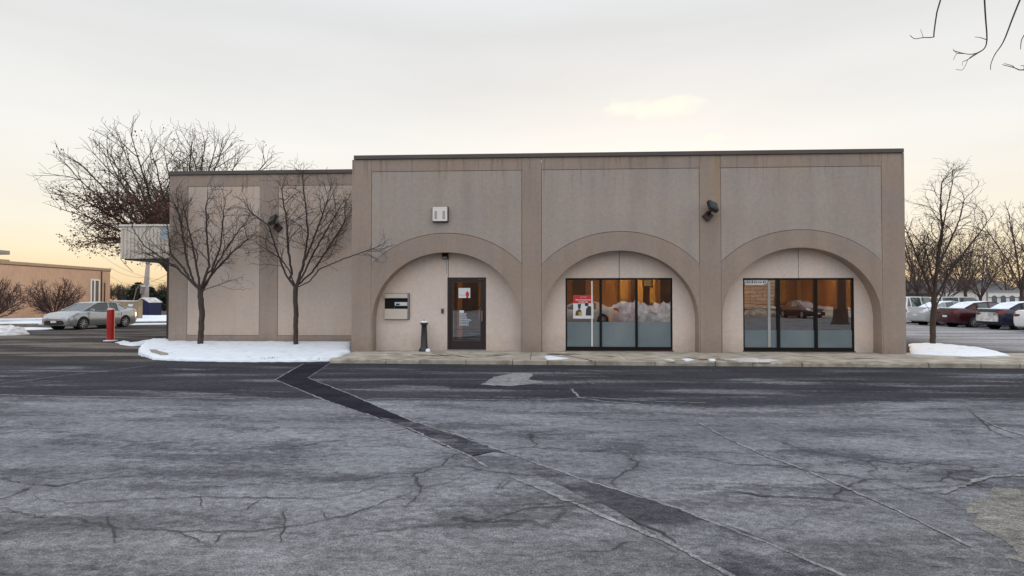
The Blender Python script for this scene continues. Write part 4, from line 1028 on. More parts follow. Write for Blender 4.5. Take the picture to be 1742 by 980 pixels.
mk_tree('slender bare tree in the snow bed right of the building', T, [(c3.x, c3.y, c3.z, 1.6, 1.5, 2.2, 1), (q3(1650, 390).x, c3.y, q3(1650, 390).z, 1.1, .9, 1.0, .3), (q3(1600, 300).x, c3.y, q3(1600, 300).z, .8, .8, .7, .15)], (b3.x, b3.y, .1),
        group='bare trees beside the building', seed=5, tip=.0032, trunk_r=.085, seg=.10, L1=1.4, space=2, side=.72, up=.0, expo=2.1, wob=.14)
M['oaktwig'] = mat('oak_twigs', (0.075, 0.053, 0.045), 0.95, 0.2, 3)
# big oak holding its rust leaves, behind the wing
DO = 33.0; bo_ = at(300, 500, DO); bo_.z = 0
def qo(px, py, dd=0): return at(px, py, DO + dd)
T = [dict(pts=[bo_, (bo_.x, bo_.y, 1.5), (bo_.x + .1, bo_.y, 3.0)]),
     dict(pts=[(bo_.x + .1, bo_.y, 3.0), qo(275, 400, -.5), qo(240, 350, -1), qo(205, 310, -1)], **{'from': 1}),
     dict(pts=[(bo_.x + .1, bo_.y, 3.0), qo(300, 380, 1), qo(290, 310, 1.5), qo(280, 260, 1.5)], **{'from': 1}),
     dict(pts=[(bo_.x + .1, bo_.y, 3.0), qo(325, 370, -1), qo(350, 310, -2), qo(365, 255, -2)], **{'from': 1}),
     dict(pts=[(bo_.x + .1, bo_.y, 3.0), qo(335, 390, 0), qo(385, 345, 0), qo(430, 300, 0)], **{'from': 1}),
     dict(pts=[(bo_.x + .1, bo_.y, 2.6), qo(250, 420, 0), qo(200, 390, 0), qo(150, 370, -.5)], **{'from': 1}), dict(pts=[(bo_.x + .1, bo_.y, 2.6), qo(240, 410, .5), qo(195, 405, .5), qo(160, 412, .5)], **{'from': 1})]
co = qo(290, 335)
T += fan((bo_.x + .1, bo_.y, 3.2), (co.x, co.y, co.z, 6.1, 5.0, 4.1), 22, 5)
ot, ores, ocr = mk_tree('large spreading oak behind the wing still holding rust brown leaves low down', T, [(co.x, co.y, co.z, 6.1, 5.0, 4.1, 1), (qo(180, 350).x, co.y, qo(180, 350).z, 2.9, 2.5, 2.9, .3), (qo(400, 285).x, co.y, qo(400, 285).z, 2.6, 3, 1.9, .2), (qo(165, 395).x, co.y, qo(165, 395).z, 1.9, 2.0, 1.5, .2)], bo_,
        name='oak_tree', mats=('barkfar', 'oaktwig'), seed=31, tip=.0072, trunk_r=.34, seg=.24, L1=3.2, space=2, side=.72, up=.015, wob=.07)
lf = MB(); r = random.Random(8); NPo = ores[0]
wcen = [qo(170, 390), qo(230, 370), qo(285, 360), qo(210, 330), qo(150, 410)]
for i in range(len(NPo)):
    if ores[3][i] > .035: continue
    p = Vector(NPo[i]) + bo_; 
    rel = p - C0; v_ = CM.transposed() @ rel; sx, sy = 871 + FOC * v_.x / -v_.z, 490 - FOC * v_.y / -v_.z
    low = (sy - 290) / 120; left = (330 - sx) / 130
    pr = max(0.0, min(1, low)) * max(0.0, min(.55, left + .15)) * 1.15
    pr *= 0.25 + 1.9 * max(0, noise2(p.x + p.y * .3, p.z, 1.1) + .22)
    if r.random() > pr + .015: continue
    for k in range(r.choice((2, 3, 4, 5))):
        c = Vector(NPo[i]) + Vector((r.gauss(0, .15), r.gauss(0, .15), r.gauss(-.05, .13))); s = r.uniform(.04, .075)
        a = Vector((r.uniform(-1, 1), r.uniform(-1, 1), r.uniform(-1, 1))).normalized(); b_ = a.orthogonal().normalized()
        lf.add([c - a * s, c + b_ * s * .55, c + a * s, c - b_ * s * .55], [(0, 1, 2, 3)])
lv = lf.build('leaves', 'leaf', ot, fix=False); lv['kind'] = 'stuff'

# overhanging limb tips at the top right: a great tree stands behind and right of the viewer
tb = Vector((19.3, -21.0, 0))
def qt(px, py, d): return at(px, py, d)
tips = [[qt(1672, -60, 13), qt(1676, 20, 13), qt(1679, 68, 13), qt(1672, 85, 13), qt(1655, 92, 13.1), qt(1640, 91, 13.1), qt(1622, 86, 13)],
        [qt(1760, -60, 12.5), qt(1727, 20, 12.5), qt(1711, 62, 12.5), qt(1703, 78, 12.5), qt(1693, 92, 12.5), qt(1686, 108, 12.5), qt(1685, 119, 12.5)],
        [qt(1860, 90, 12), qt(1790, 105, 12), qt(1742, 119, 12), qt(1725, 115, 12), qt(1705, 110, 12)],
        [qt(1640, -70, 13.5), qt(1600, 0, 13.5), qt(1589, 55, 13.5), qt(1588, 63, 13.5), qt(1570, 64, 13.5), qt(1556, 66, 13.5), qt(1548, 60, 13.5)],
        [qt(1840, 20, 12.2), qt(1780, 40, 12.2), qt(1742, 60, 12.2), qt(1736, 84, 12.2)]]
twg = [[tips[0][3], qt(1657, 93, 13), qt(1647, 101, 13), qt(1643, 110, 13), qt(1637, 119, 13), qt(1626, 118, 13)],
       [tips[0][3], qt(1647, 101, 13), qt(1638, 105, 13), qt(1637, 112, 13)], [tips[0][5], qt(1628, 91, 13), qt(1622, 102, 13)],
       [tips[0][5], qt(1627, 90, 13), qt(1621, 83, 13)], [tips[2][3], qt(1722, 112, 12), qt(1708, 108, 12)], [tips[3][4], qt(1570, 62, 13.5), qt(1566, 50, 13.5)],
       [tips[2][2], qt(1742, 112, 12), qt(1736, 112, 12)], [tips[0][2], qt(1668, 64, 13), qt(1658, 63, 13)]]
t = thing('old_tree', tb, 'great old tree whose bare drooping twigs hang into the upper right sky', 'tree')
tk = MB(); prof = [(.62, 0), (.5, .25), (.42, .8), (.38, 2.0), (.36, 4.2), (.34, 6.5)]; tk.lathe(prof, k=16); tk.build('trunk', 'bark', t)
cw = MB()
def limb(pts, r0, r1, sub=5, k=6):
    P = [Vector(p) for p in pts]; Q = []
    for i in range(len(P) - 1):
        a, b, c, d = P[max(i - 1, 0)], P[i], P[i + 1], P[min(i + 2, len(P) - 1)]
        for s in range(sub):
            u = s / sub; Q.append(.5 * ((2*b) + (-a + c)*u + (2*a - 5*b + 4*c - d)*u*u + (-a + 3*b - 3*c + d)*u**3))
    Q.append(P[-1]); n = len(Q); ref = Vector((.2, .9, .3)); vs = []
    for i, q in enumerate(Q):
        d = (Q[min(i+1, n-1)] - Q[max(i-1, 0)]).normalized(); a = ref - d * ref.dot(d); a.normalize(); ref = a; b = d.cross(a)
        r_ = r0 + (r1 - r0) * (i / (n - 1)) ** .7
        vs += [q - tb + (a * math.cos(2*math.pi*j/k) + b * math.sin(2*math.pi*j/k)) * r_ for j in range(k)]
    cw.add(vs, [(i*k+j, i*k+(j+1)%k, (i+1)*k+(j+1)%k, (i+1)*k+j) for i in range(n-1) for j in range(k)], 0, True)
top = tb + Vector((0, 0, 6.3))
hub = [Vector((13.0, -14, 10.8)), Vector((13.5, -12.5, 10.6))]
limb([top, tb + Vector((-1.5, 3, 9.4)), hub[0]], .28, .09, 6, 8); limb([top, tb + Vector((-1, 4, 9.0)), hub[1] + Vector((.5, 0, 0))], .25, .08, 6, 8)
for off, hgt in (((3, -2), 5), ((-3, -3), 5.5), ((2, 3), 6), ((4, 1), 5)):
    limb([top, top + Vector((off[0] * .5, off[1] * .5, hgt * .6)), top + Vector((off[0], off[1], hgt))], .22, .03, 5, 6)
for i, tp in enumerate(tips):
    h_ = hub[i % 2]; limb([h_, h_.lerp(tp[0], .5) + Vector((0, 0, .5)), tp[0]], .075, .03, 5, 6)
    limb(tp, .021, .006, 3, 5)
for tw in twg: limb(tw, .010, .0045, 3, 4)
cw.build('crown', 'twig', t, fix=False)

# background trees
bgr = random.Random(17)
def std_tree(h, w, seed, tip=.009, nattr=900, low=.25, name='distant_tree', label='', grp=None):
    bl_ = (0, 0, h * (.5 + low / 2), w, w * .8, h * (.5 - low / 2), 1)
    T = [dict(pts=[(0, 0, 0), (0.05, 0, h * .15), (0, 0, h * .26)])] + fan((0, 0, h * .27), bl_, 11, seed)
    return mk_tree(label, T, [bl_], (0, 0, 0), group=grp, name=name, mats=('barkfar', 'oaktwig'), seed=seed, tip=tip, trunk_r=h * .014, seg=h * .03, L1=h * .27, space=2, side=.62, up=.02, wob=.07)[0]
protos = [std_tree(8.5, 4.2, 41, grp='bare trees beyond the right hand car park'), std_tree(7.5, 4.6, 42, grp='bare trees beyond the right hand car park'), std_tree(9.0, 3.8, 43, grp='bare trees beyond the right hand car park')]
spots = [(1560, 47, 1.0, 0, 'bare background tree close beside the right corner of the building'), (1608, 44, .80, 1, 'bare background tree behind the slender tree in the snow bed'),
         (1642, 52, 1.0, 2, 'tall bare background tree above the maroon sedan'), (1668, 44, .80, 0, 'bare tree just left of the lamp post in the car park'),
         (1712, 72, 1.15, 1, 'bare tree behind the low white arcade'), (1738, 40, .95, 2, 'broad bare tree at the right edge of the picture'),
         (1785, 46, 1.1, 0, 'bare tree leaning in from beyond the right edge'), (1545, 60, 1.0, 2, 'thin bare tree mostly hidden by the right corner of the building'),
         (1625, 68, 1.1, 1, 'farthest bare tree between the parked cars and the sunset'), (1580, 66, 1.1, 0, 'far bare tree over the white van')]
seen = set()
for i, (px, dp, sc, k, lab) in enumerate(spots):
    o = protos[k] if k not in seen else copy_tree(protos[k]); seen.add(k)
    p = at(px, 500, dp); o.location = (p.x, p.y, 0); o.scale = (sc, sc, sc); o.rotation_euler.z = bgr.uniform(0, 6.28); o['label'] = lab
# far woods
def woods(name, pa, pb, n, h, seed, jit=6, big=False):
    r = random.Random(seed); mb = MB()
    a, b = Vector(pa), Vector(pb); d = (b - a); nrm = Vector((-d.y, d.x, 0)).normalized()
    for i in range(n):
        c = a + d * r.random() + nrm * r.uniform(-jit, jit); hh = h * r.uniform(.55, 1.0) * (1 + .25 * noise2(c.x, c.y, .05)); 
        mb.cyl((c.x, c.y, 0), (c.x + r.uniform(-.3, .3), c.y, hh), .10, .03, 4, caps=False)
        for k in range(26):
            z = hh * r.uniform(.15, .9); ang = r.uniform(0, 6.28); l = (hh - z) * .35 + .6
            e = Vector((c.x + math.cos(ang) * l, c.y + math.sin(ang) * l, z + l * r.uniform(.4, 1.2)))
            mb.cyl((c.x, c.y, z), e, .05, .02, 3, caps=False)
            for q in range(2):
                f_ = Vector((c.x, c.y, z)).lerp(e, r.uniform(.3, .9)); mb.cyl(f_, f_ + Vector((r.uniform(-.8, .8), r.uniform(-.8, .8), r.uniform(.2, 1.0))), .03, .015, 3, caps=False)
    return mb.build(name, 'barkfar', fix=False)
wl1 = at(-600, 500, 150); wl2 = at(420, 500, 150)
tag(woods('distant_woods', (wl1.x, wl1.y, 0), (wl2.x, wl2.y, 0), 300, 5.2, 3), 'brownish bare woods on the skyline left of the building', 'woods', kind='stuff')
wr1 = at(1480, 500, 95); wr2 = at(2900, 500, 80)
tag(woods('distant_woods', (wr1.x, wr1.y, 0), (wr2.x, wr2.y, 0), 260, 5.2, 4), 'brownish bare woods on the skyline behind the right hand car park', 'woods', kind='stuff')
# dense dark evergreen behind the shed (px 222-262, up to y 478)
def evergreen(px, dp, topy, w, label, seed):
    r = random.Random(seed); p = at(px, 500, dp); h = at(px, topy, dp).z; t = thing('evergreen_tree', (p.x, p.y, 0), label, 'tree', 'evergreens beyond the shed')
    MB().cyl((0, 0, 0), (0, 0, h * .8), .18, .05, 8).build('trunk', 'barkfar', t)
    mb = MB()
    for i in range(2600):
        z = h * (.08 + .9 * r.random() ** .8); rr = w * (1 - z / h) ** .55 * r.uniform(.2, 1.0); a = r.uniform(0, 6.28)
        c = Vector((rr * math.cos(a), rr * math.sin(a), z + r.uniform(-.2, .2))); s = r.uniform(.12, .26); u = Vector((r.uniform(-1, 1), r.uniform(-1, 1), r.uniform(-.5, .5))).normalized(); v_ = u.orthogonal().normalized()
        mb.add([c - u * s, c + v_ * s * .5, c + u * s, c - v_ * s * .5], [(0, 1, 2, 3)])
    mb.build('crown', 'evergreen', t, fix=False)
M['evergreen'] = mat('evergreen_needles', (0.020, 0.026, 0.016), .9, .3)
evergreen(236, 75, 482, 2.3, 'dark evergreen behind the leaning pole left of the canopy', 1); evergreen(252, 80, 488, 2.2, 'dark evergreen just right of the leaning pole', 2); evergreen(280, 82, 495, 2.4, 'low dark evergreen close to the canopy column', 3)

# shrubs by the brick building
def shrub(px, dp, wpx, toppy, label, seed, dens=900):
    p = at(px, 500, dp); h = at(px, toppy, dp).z; w = wpx * dp / FOC / 2
    T = [dict(pts=[(0, 0, 0), (0, 0, .12), (0, 0, .25)])]
    T += fan((0, 0, .22), (0, 0, h * .5, w, w * .7, h * .5), 22, seed)
    t, _, _ = mk_tree(label, T, [(0, 0, h * .55, w, w * .7, h * .48, 1)], (0, 0, 0), 'shrub', 'round bare shrubs along the brick wall', ('barkfar', 'shrubtwig'), 'bare_shrub', seed=seed, tip=.009, expo=2.6, trunk_r=.10, seg=.12, L1=.9, space=1, side=.7, up=.02)
    t.location = (p.x, p.y, .1); return t
M['shrubtwig'] = mat('reddish_twigs', (0.085, 0.045, 0.038), .9, .3)
shrub(93, 43, 105, 478, 'round bare reddish shrub behind the silver sedan', 51); shrub(-12, 40, 110, 476, 'bare reddish shrub cut by the left edge of the picture', 52)

# ================================================================== NEIGHBOUR BRICK BUILDING
A_ = at(0, 500, 48); B_ = at(187, 500, 61)
dv = Vector((B_.x - A_.x, B_.y - A_.y, 0)).normalized(); ang = math.atan2(dv.y, dv.x)
LEN = 75.0; HB = 4.8
nb = thing('brick_building', (B_.x, B_.y, 0), 'long low tan brick building across the lot on the left', 'building', rz=ang)
# local: x along wall (0 at corner, negative to viewer), y to the left (inside)
MB().box(-LEN, 0, 0, 20, 0, HB - .32).build('wall', 'brick', nb)
M['coping'] = mat('tan_coping', (0.40, 0.27, 0.17), .7, .1); M['copdark'] = mat('coping_dark_line', (0.13, 0.08, 0.055), .8)  # second colour: dark brown line under the coping
MB().box(-LEN, .06, -.06, 20, HB - .25, HB).build('coping', 'coping', nb)
MB().box(-LEN, .02, -.02, 20, HB - .32, HB - .25).build('coping_band', 'copdark', nb)
def nbx(px):      # picture column -> distance along that wall
    d = ray(px, 500); # intersect with wall line
    n_ = Vector((-dv.y, dv.x)); t_ = (Vector((B_.x, B_.y)) - C0.xy).dot(n_) / Vector((d.x, d.y)).dot(n_); q = C0 + d * t_; return (Vector((q.x - B_.x, q.y - B_.y, 0))).dot(dv), t_
def nbz(px, py): _, t_ = nbx(px); return (C0 + ray(px, py) * t_).z
wa, wb = nbx(153)[0], nbx(169)[0]; z0, z1 = nbz(161, 514), nbz(161, 475)
f = MB(); f.box(wa, wa + .18, -.08, .02, z0, z1); f.box(wb - .18, wb, -.08, .02, z0, z1); mid = (wa + wb) / 2 - .1; f.box(mid - .09, mid + .09, -.08, .02, z0, z1); f.box(wa + .18, mid - .09, -.07, .02, z1 - .15, z1); f.box(mid + .09, wb - .18, -.07, .02, z1 - .15, z1); f.box(wa, wb, -.1, .02, z0 - .12, z0)
wf = f.build('window', 'white', nb); M['darkpane'] = mat('dim_pane', (0.12, 0.10, 0.085), .2); MB().box(wa + .1, wb - .1, -.03, -.005, z0, z1 - .1).build('pane', 'darkpane', wf)
for px_ in (171.5, 177):
    xx = nbx(px_)[0]; MB().cyl((xx, -.08, .1), (xx, -.08, HB - .35 if px_ < 173 else nbz(177, 481)), .05, k=8).build('downpipe', 'rusty', nb)
xx = nbx(2)[0]
ru = thing('rooftop_unit', (0, 0, 0), 'grey rooftop vent unit on the brick building at the left edge', 'vent unit')
ru.location = nb.matrix_basis @ Vector((0, 0, 0)); 
p = at(2, 440, 52); ru.location = (p.x, p.y, HB - .01); ru.rotation_euler.z = ang
MB().box(-1.5, .3, -.5, .6, 0, .35).build('duct', 'coping', ru); MB().cyl((-.6, 0, .35), (-.6, 0, .85), .12).build('stem', 'metalgrey', ru); MB().box(-1.3, .35, -.5, .5, .8, 1.15).build('hood', 'metalgrey', ru, .05)

# ================================================================== LEFT SIDE OBJECTS
p = gnd(188, 580)
t = thing('red_bollard', (p.x, p.y, 0), 'red painted steel bollard with a pale cap standing in the driveway', 'bollard')
bh = wz(527, 188, p.y) 
MB().cyl((0, 0, 0), (0, 0, bh), .135, k=20).build('post', 'red', t); MB().lathe([(.135, bh), (.13, bh + .03), (.08, bh + .06), (.01, bh + .07)], k=20).build('cap', 'postercream', t)
MB().lathe([(.26, 0.005), (.24, .03), (.14, .04)], k=14).build('snow_ring', 'oldsnow', t)
# shed / bin
p = at(252.5, 535, 58); t = thing('blue_bin_shed', (p.x, p.y, 0.05), 'small navy blue steel bin with a snowy gabled lid by the fence', 'bin', rz=R(-14))
w_ = .85; h1, h2 = 1.25, 1.65
MB().prism([(-w_, 0), (w_, 0), (w_, h1), (0, h2), (-w_, h1)], -.7, .7).build('body', 'blue', t)
s = MB(); s.add([(-w_ - .06, -.75, h1 - .02), (0, -.75, h2), (0, .75, h2), (-w_ - .06, .75, h1 - .02), (w_ + .06, -.75, h1 - .02), (w_ + .06, .75, h1 - .02)] + [(-w_ - .06, -.75, h1 + .06), (0, -.75, h2 + .09), (0, .75, h2 + .09), (-w_ - .06, .75, h1 + .06), (w_ + .06, -.75, h1 + .06), (w_ + .06, .75, h1 + .06)],
       [(0, 1, 2, 3), (1, 4, 5, 2), (6, 9, 8, 7), (7, 8, 11, 10), (0, 6, 7, 1), (1, 7, 10, 4), (4, 10, 11, 5), (3, 2, 8, 9), (2, 5, 11, 8), (0, 3, 9, 6)]); s.build('snowy_lid', 'oldsnow', t)
MB().box(-.45, .0, -.72, -.7, .85, 1.0).build('label_plate', 'plate', t); MB().box(-.8, -.2, -.9, -.7, .42, .5).build('ledge', 'oldsnow', t)
# tan enclosure fence
pa, pb = at(190, 540, 49), at(237, 541, 47)
dd = Vector((pb.x - pa.x, pb.y - pa.y, 0)); t = thing('board_fence', (pa.x, pa.y, 0), 'tan board fence around the bin area behind the silver sedan', 'fence', rz=math.atan2(dd.y, dd.x))
Lf = dd.length; fe = MB(); nbd = 14
for k in range(nbd): fe.box(Lf * k / nbd + .01, Lf * (k + 1) / nbd - .01, 0, .05, 0, 1.45)
fe.build('boards', 'tanfence', t); MB().box(0, Lf, -.05, .1, 1.45, 1.55).build('top_rail', 'oldsnow', t)
MB().box(Lf * .62, Lf * .78, -.03, -.001, 1.05, 1.25).build('notice', 'plate', t); MB().box(Lf - .12, Lf + .08, -.08, .2, 0, 1.6).build('post', 'tanfence', t)
# leaning pole
a, b = at(246, 520, 62), at(253.5, 425, 62); t = thing('utility_pole', (a.x, a.y, 0), 'pale weathered utility pole leaning slightly behind the blue bin', 'utility pole')
o_ = Vector((a.x, a.y, 0)); MB().cyl(Vector((-.05, 0, 0)), b - o_, .38, .13, 12).build('shaft', 'polewood', t)
MB().box(-.18, .2, -.5, -.38, 2.2, 2.9).build('meter_box', 'metalgrey', t)
# overhead wires strung from the pole
def wire(p, q, sag, r_=.018):
    P = [p.lerp(q, k / 14) - Vector((0, 0, sag * 4 * (k / 14) * (1 - k / 14))) for k in range(15)]
    for u, v_ in zip(P, P[1:]): wr.cyl(u, v_, r_, k=4, caps=False)
for (lab_, u, v_, s_) in (('thin wire running from the brick building to the leaning pole', (187, 455, 75), (252, 472, 62), .4), ('short wire from the leaning pole into the bank building side', (252, 473, 62), (300, 472, 50), .5), ('long steep wire crossing the sunset above the parked silver sedan', (168, 430, 80), (300, 480, 52), .8), ('stub of cable dangling from the end of the ribbed canopy', (205, 440, 40), (226, 462, 40), .05), ('lowest and most sagging wire over the tan board fence', (188, 470, 80), (290, 463, 58), 1.2)):
    wr = MB(); wire(at(*u), at(*v_), s_); tag(wr.build('overhead_wire', 'blackpaint', fix=False), lab_, 'wire', 'overhead wires left of the building')

# curved loop lights near pole
for (px_, lab) in ((226, 'curved pale goose neck lamp behind the fence, left of the leaning pole'), (238, 'curved pale goose neck lamp right against the leaning pole')):
    p = at(px_, 520, 60); t = thing('gooseneck_lamp', (p.x, p.y, 0), lab, 'lamp', 'goose neck lamps behind the fence'); c = MB()
    pts = [Vector((0, 0, .0)), Vector((.1, 0, 1.6)), Vector((.35, 0, 2.6)), Vector((.7, 0, 3.1)), Vector((1.05, 0, 3.05))]
    for u, v_ in zip(pts, pts[1:]): c.cyl(u, v_, .045, k=6)
    c.build('neck', 'tanfence', t); MB().box(.9, 1.35, -.15, .15, 2.92, 3.05).build('lamp_head', 'plate', t)

# ================================================================== CARS
def boolean_cut(o, cutters):
    for c in cutters:
        m = o.modifiers.new('cut', 'BOOLEAN'); m.operation = 'DIFFERENCE'; m.object = c; m.solver = 'EXACT'
    dg = bpy.context.evaluated_depsgraph_get(); me = bpy.data.meshes.new_from_object(o.evaluated_get(dg)); old = o.data; o.modifiers.clear(); o.data = me
    for c in cutters: bpy.data.objects.remove(c)
def interp(tab, x):
    if x <= tab[0][0]: return tab[0][1:]
    for a, b in zip(tab, tab[1:]):
        if x <= b[0]:
            u = (x - a[0]) / (b[0] - a[0]); return tuple(p + (q - p) * u for p, q in zip(a[1:], b[1:]))
    return tab[-1][1:]
def make_car(name, label, paint, group, L=4.85, Wd=1.82, style='sedan', snow=False, rearlights='redlens', plate=True, tail=None):
    t = thing(name, (0, 0, 0), label, 'car', group)
    h = L / 2; hw = Wd / 2
    if style == 'sedan':   # x, half width factor, z bottom, z top
        tab = [(-h, .76, .40, .92), (-h + .06, .86, .30, 1.06), (-h + .25, .94, .24, 1.11), (-h + .7, .985, .20, 1.09), (-h + 1.3, 1.0, .19, 1.03), (0, 1.0, .19, .97), (h - 1.55, 1.0, .19, 1.0), (h - 1.15, .99, .19, 1.0), (h - .7, .985, .2, .96), (h - .35, .96, .21, .90), (h - .14, .91, .22, .83), (h - .05, .85, .23, .77), (h, .78, .27, .70)]
        cab = dict(wb=h - 1.0, rf=h - 2.0, rr=-h + 1.30, gb=-h + .42, zb=1.0, zr=1.47)
    else:
        tab = [(-h, .84, .42, .95), (-h + .05, .92, .34, 1.12), (-h + .3, .98, .30, 1.15), (0, 1.0, .28, 1.10), (h - 1.35, 1.0, .28, 1.10), (h - 1.0, .98, .28, 1.08), (h - .4, .93, .30, 1.00), (h - .06, .85, .34, .90), (h, .74, .40, .80)]
        cab = dict(wb=h - 1.10, rf=h - 1.85, rr=-h + .35, gb=-h + .10, zb=1.12, zr=1.78)
    xs_ = sorted(set([q[0] for q in tab] + [-h + L * k / 30 for k in range(31)]))
    sec = []
    for x in xs_:
        f, zb, zt = interp(tab, x); w = hw * f; H_ = zt - zb
        sec.append([(x, w * .90, zb), (x, w * .985, zb + H_ * .16), (x, w * 1.0, zb + H_ * .45), (x, w * .985, zb + H_ * .72), (x, w * .93, zb + H_ * .90), (x, w * .82, zt - .005), (x, w * .4, zt + .02), (x, 0, zt + .025)])
    vs = []; 
    for s_ in sec: ring = s_ + [(x, -y, z) for x, y, z in s_[-2::-1]]; vs += ring
    k = 15; fs = [(i*k+j, i*k+j+1, (i+1)*k+j+1, (i+1)*k+j) for i in range(len(sec) - 1) for j in range(k - 1)] + [(i*k+k-1, i*k, (i+1)*k, (i+1)*k+k-1) for i in range(len(sec) - 1)]
    fs += [tuple(range(k)), tuple((len(sec) - 1) * k + j for j in range(k - 1, -1, -1))]
    mb = MB(); mb.add(vs, fs, 0, True); body = mb.build('body', paint, t)
    fx, rx = h - .93, -h + 1.05; wr_ = .335 if style == 'sedan' else .37
    cut = []
    for x in (fx, rx):
        for sgn in (-1, 1):
            c = MB(); c.cyl((x, sgn * (hw - .26), wr_), (x, sgn * (hw + .3), wr_), wr_ + .055, k=28, sm=False); cut.append(c.build('cutter', 'blackpaint'))
    bpy.context.view_layer.update(); boolean_cut(body, cut); body.data.set_sharp_from_angle(angle=R(38))
    for x in (fx, rx):
        for sgn in (-1, 1): MB().cyl((x, sgn * (hw - .30), wr_), (x, sgn * (hw - .25), wr_), wr_ + .08, k=20).build('wheel_arch_liner', 'tyre', t)
    # cabin
    c = cab; wL, wU = hw * .88, hw * .70; bx_ = (c['rf'] + c['rr']) / 2 + .05
    low = [(c['wb'], wL * .86), (c['rf'] - .05, wL), (bx_, wL), (c['rr'] + .1, wL * .98), (c['gb'], wL * .80)]
    upp = [(c['rf'] + .0, wU * .92), (c['rf'] - .25, wU), (bx_ - .02, wU * 1.02), (c['rr'] + .12, wU * .98), (c['rr'], wU * .90)]
    cb = MB(); vs = []
    for s_ in (1, -1):
        for x, y in low: vs.append((x, y * s_, c['zb'] - .03))
        for i, (x, y) in enumerate(upp): vs.append((x, y * s_, c['zr'] - ((.055, .012, 0, .045, .085) if style == 'sedan' else (.03, 0, 0, 0, .03))[i]))
    for i, (x, y) in enumerate(upp): vs.append((x, 0, c['zr'] + ((-.03, .03, .04, .0, -.045) if style == 'sedan' else (0, .035, .035, .035, 0))[i]))
    side = [(i, i + 1, 5 + i + 1, 5 + i) for i in range(4)]
    gf = side + [tuple(v + 10 for v in f_) for f_ in side] + [(0, 5, 20, 15, 10), (4, 14, 19, 24, 9)]
    cb.add(vs, gf, 0); glass = cb.build('windows', 'carglass', t)
    rf = MB(); rv = [(x, y * 1.03, z + .012) for x, y, z in vs]; rf.add(rv, [(5+i, 6+i, 21+i, 20+i) for i in range(4)] + [(15+i, 20+i, 21+i, 16+i) for i in range(4)], 0, True)
    def V(i): return Vector(vs[i])
    for s_ in (0, 10):
        for (i, j, r_) in ((0, 5, .035), (2, 7, .035), (4, 9, .05), (3, 8, .06 if style == 'sedan' else .04), (5, 6, .03), (6, 7, .03), (7, 8, .03), (8, 9, .03), (0, 1, .02), (1, 2, .02), (2, 3, .02), (3, 4, .03)):
            rf.cyl(V(i + s_), V(j + s_), r_, k=8)
    if style == 'sedan':
        for s_ in (0, 10): rf.add([V(3 + s_), V(8 + s_), V(9 + s_), V(4 + s_)], [(0, 1, 2, 3)]); 
        for s_, q in ((0, 1), (10, -1)):
            off = Vector((0, .008 * q, .004)); rf.add([V(3 + s_) + off, V(8 + s_) + off, V(9 + s_) + off, V(4 + s_) + off], [(0, 1, 2, 3)])
    rf.cyl(V(5), V(15), .03, k=8); rf.cyl(V(9), V(19), .03, k=8)
    roof = rf.build('roof', paint, t)
    # lamps follow the skin of the body
    def skin(x, u, off=.007):
        f, zb, zt = interp(tab, x); w = hw * f; H_ = zt - zb
        pr = [(w * .90, zb), (w * .985, zb + H_ * .16), (w * 1.0, zb + H_ * .45), (w * .985, zb + H_ * .72), (w * .93, zb + H_ * .90), (w * .82, zt - .005), (w * .4, zt + .02), (0, zt + .025)]
        i = min(6, int(u)); v = u - i; return (pr[i][0] * (1 - v) + pr[i+1][0] * v + off, pr[i][1] * (1 - v) + pr[i+1][1] * v + off * .6)
    def lamp_patch(name, m, x0, x1, u0, u1, s_, xe, slant):
        mb = MB(); nx, nu = 6, 4; vv = []
        for a in range(nx + 1):
            x = x0 + (x1 - x0) * a / nx; sh_ = slant * (1 - a / nx)
            for b in range(nu + 1):
                y, z = skin(x, u0 + (u1 - u0) * (b / nu * (1 - sh_) + sh_)); vv.append((x, y * s_, z))
        mb.add(vv, [(a*(nu+1)+b, a*(nu+1)+b+1, (a+1)*(nu+1)+b+1, (a+1)*(nu+1)+b) for a in range(nx) for b in range(nu)], 0, True)
        ya, za = skin(x1, u0); yb, zb2 = skin(x1, u1); xe2 = xe * .012
        mb.add([(x1 + xe2, ya * s_, za), (x1 + xe2, yb * s_, zb2), (x1 + xe2, (yb - .24) * s_, zb2 - .01), (x1 + xe2, (yb - .20) * s_, za + .03)], [(0, 1, 2, 3)])
        return mb.build(name, m, t, fix=False)
    if tail:
        tl = MB(); nx, nu = 5, 10; U = [.5 + 6.5 * b / nu for b in range(nu + 1)]
        ring = [(-h - .012, skin(-h, u, .003)[0], skin(-h, u, .003)[1]) for u in U]
        tl.add(ring + [(x, -y, z) for x, y, z in ring[::-1]], [list(range(2 * len(ring)))]); tl.build('salted_tail', tail, t, fix=False)
    for s_ in (1, -1):
        lamp_patch('headlight', 'clearlens', h - .48, h, 2.9, 4.6, s_, 1, .55)
        lamp_patch('taillight', rearlights, -h + .36, -h, 3.0, 4.7, s_, -1, .35)
        m_ = Matrix.Translation((c['wb'] - .42, s_ * (hw * .98), c['zb'] + .05))
        MB().box(-.09, .07, -.07 if s_ < 0 else -.02, .02 if s_ < 0 else .11, -.06, .07, 0, m_).build('side_mirror', paint, t, .03)
        for xd in (c['wb'] - .25, bx_, c['rr'] + .05):
            MB().box(xd - .006, xd + .006, s_ * hw * .99 - .004, s_ * hw * .99 + .004 + .004 * s_, .34, c['zb'] - .10).build('door_seam', 'blackpaint', t)
        for xd in (bx_ + .16, c['rr'] + .22): MB().box(xd - .09, xd + .09, s_ * hw * 1.0 - .012, s_ * hw * 1.0 + .012, c['zb'] - .22, c['zb'] - .18).build('door_handle', paint, t, .008)
    zg = .30
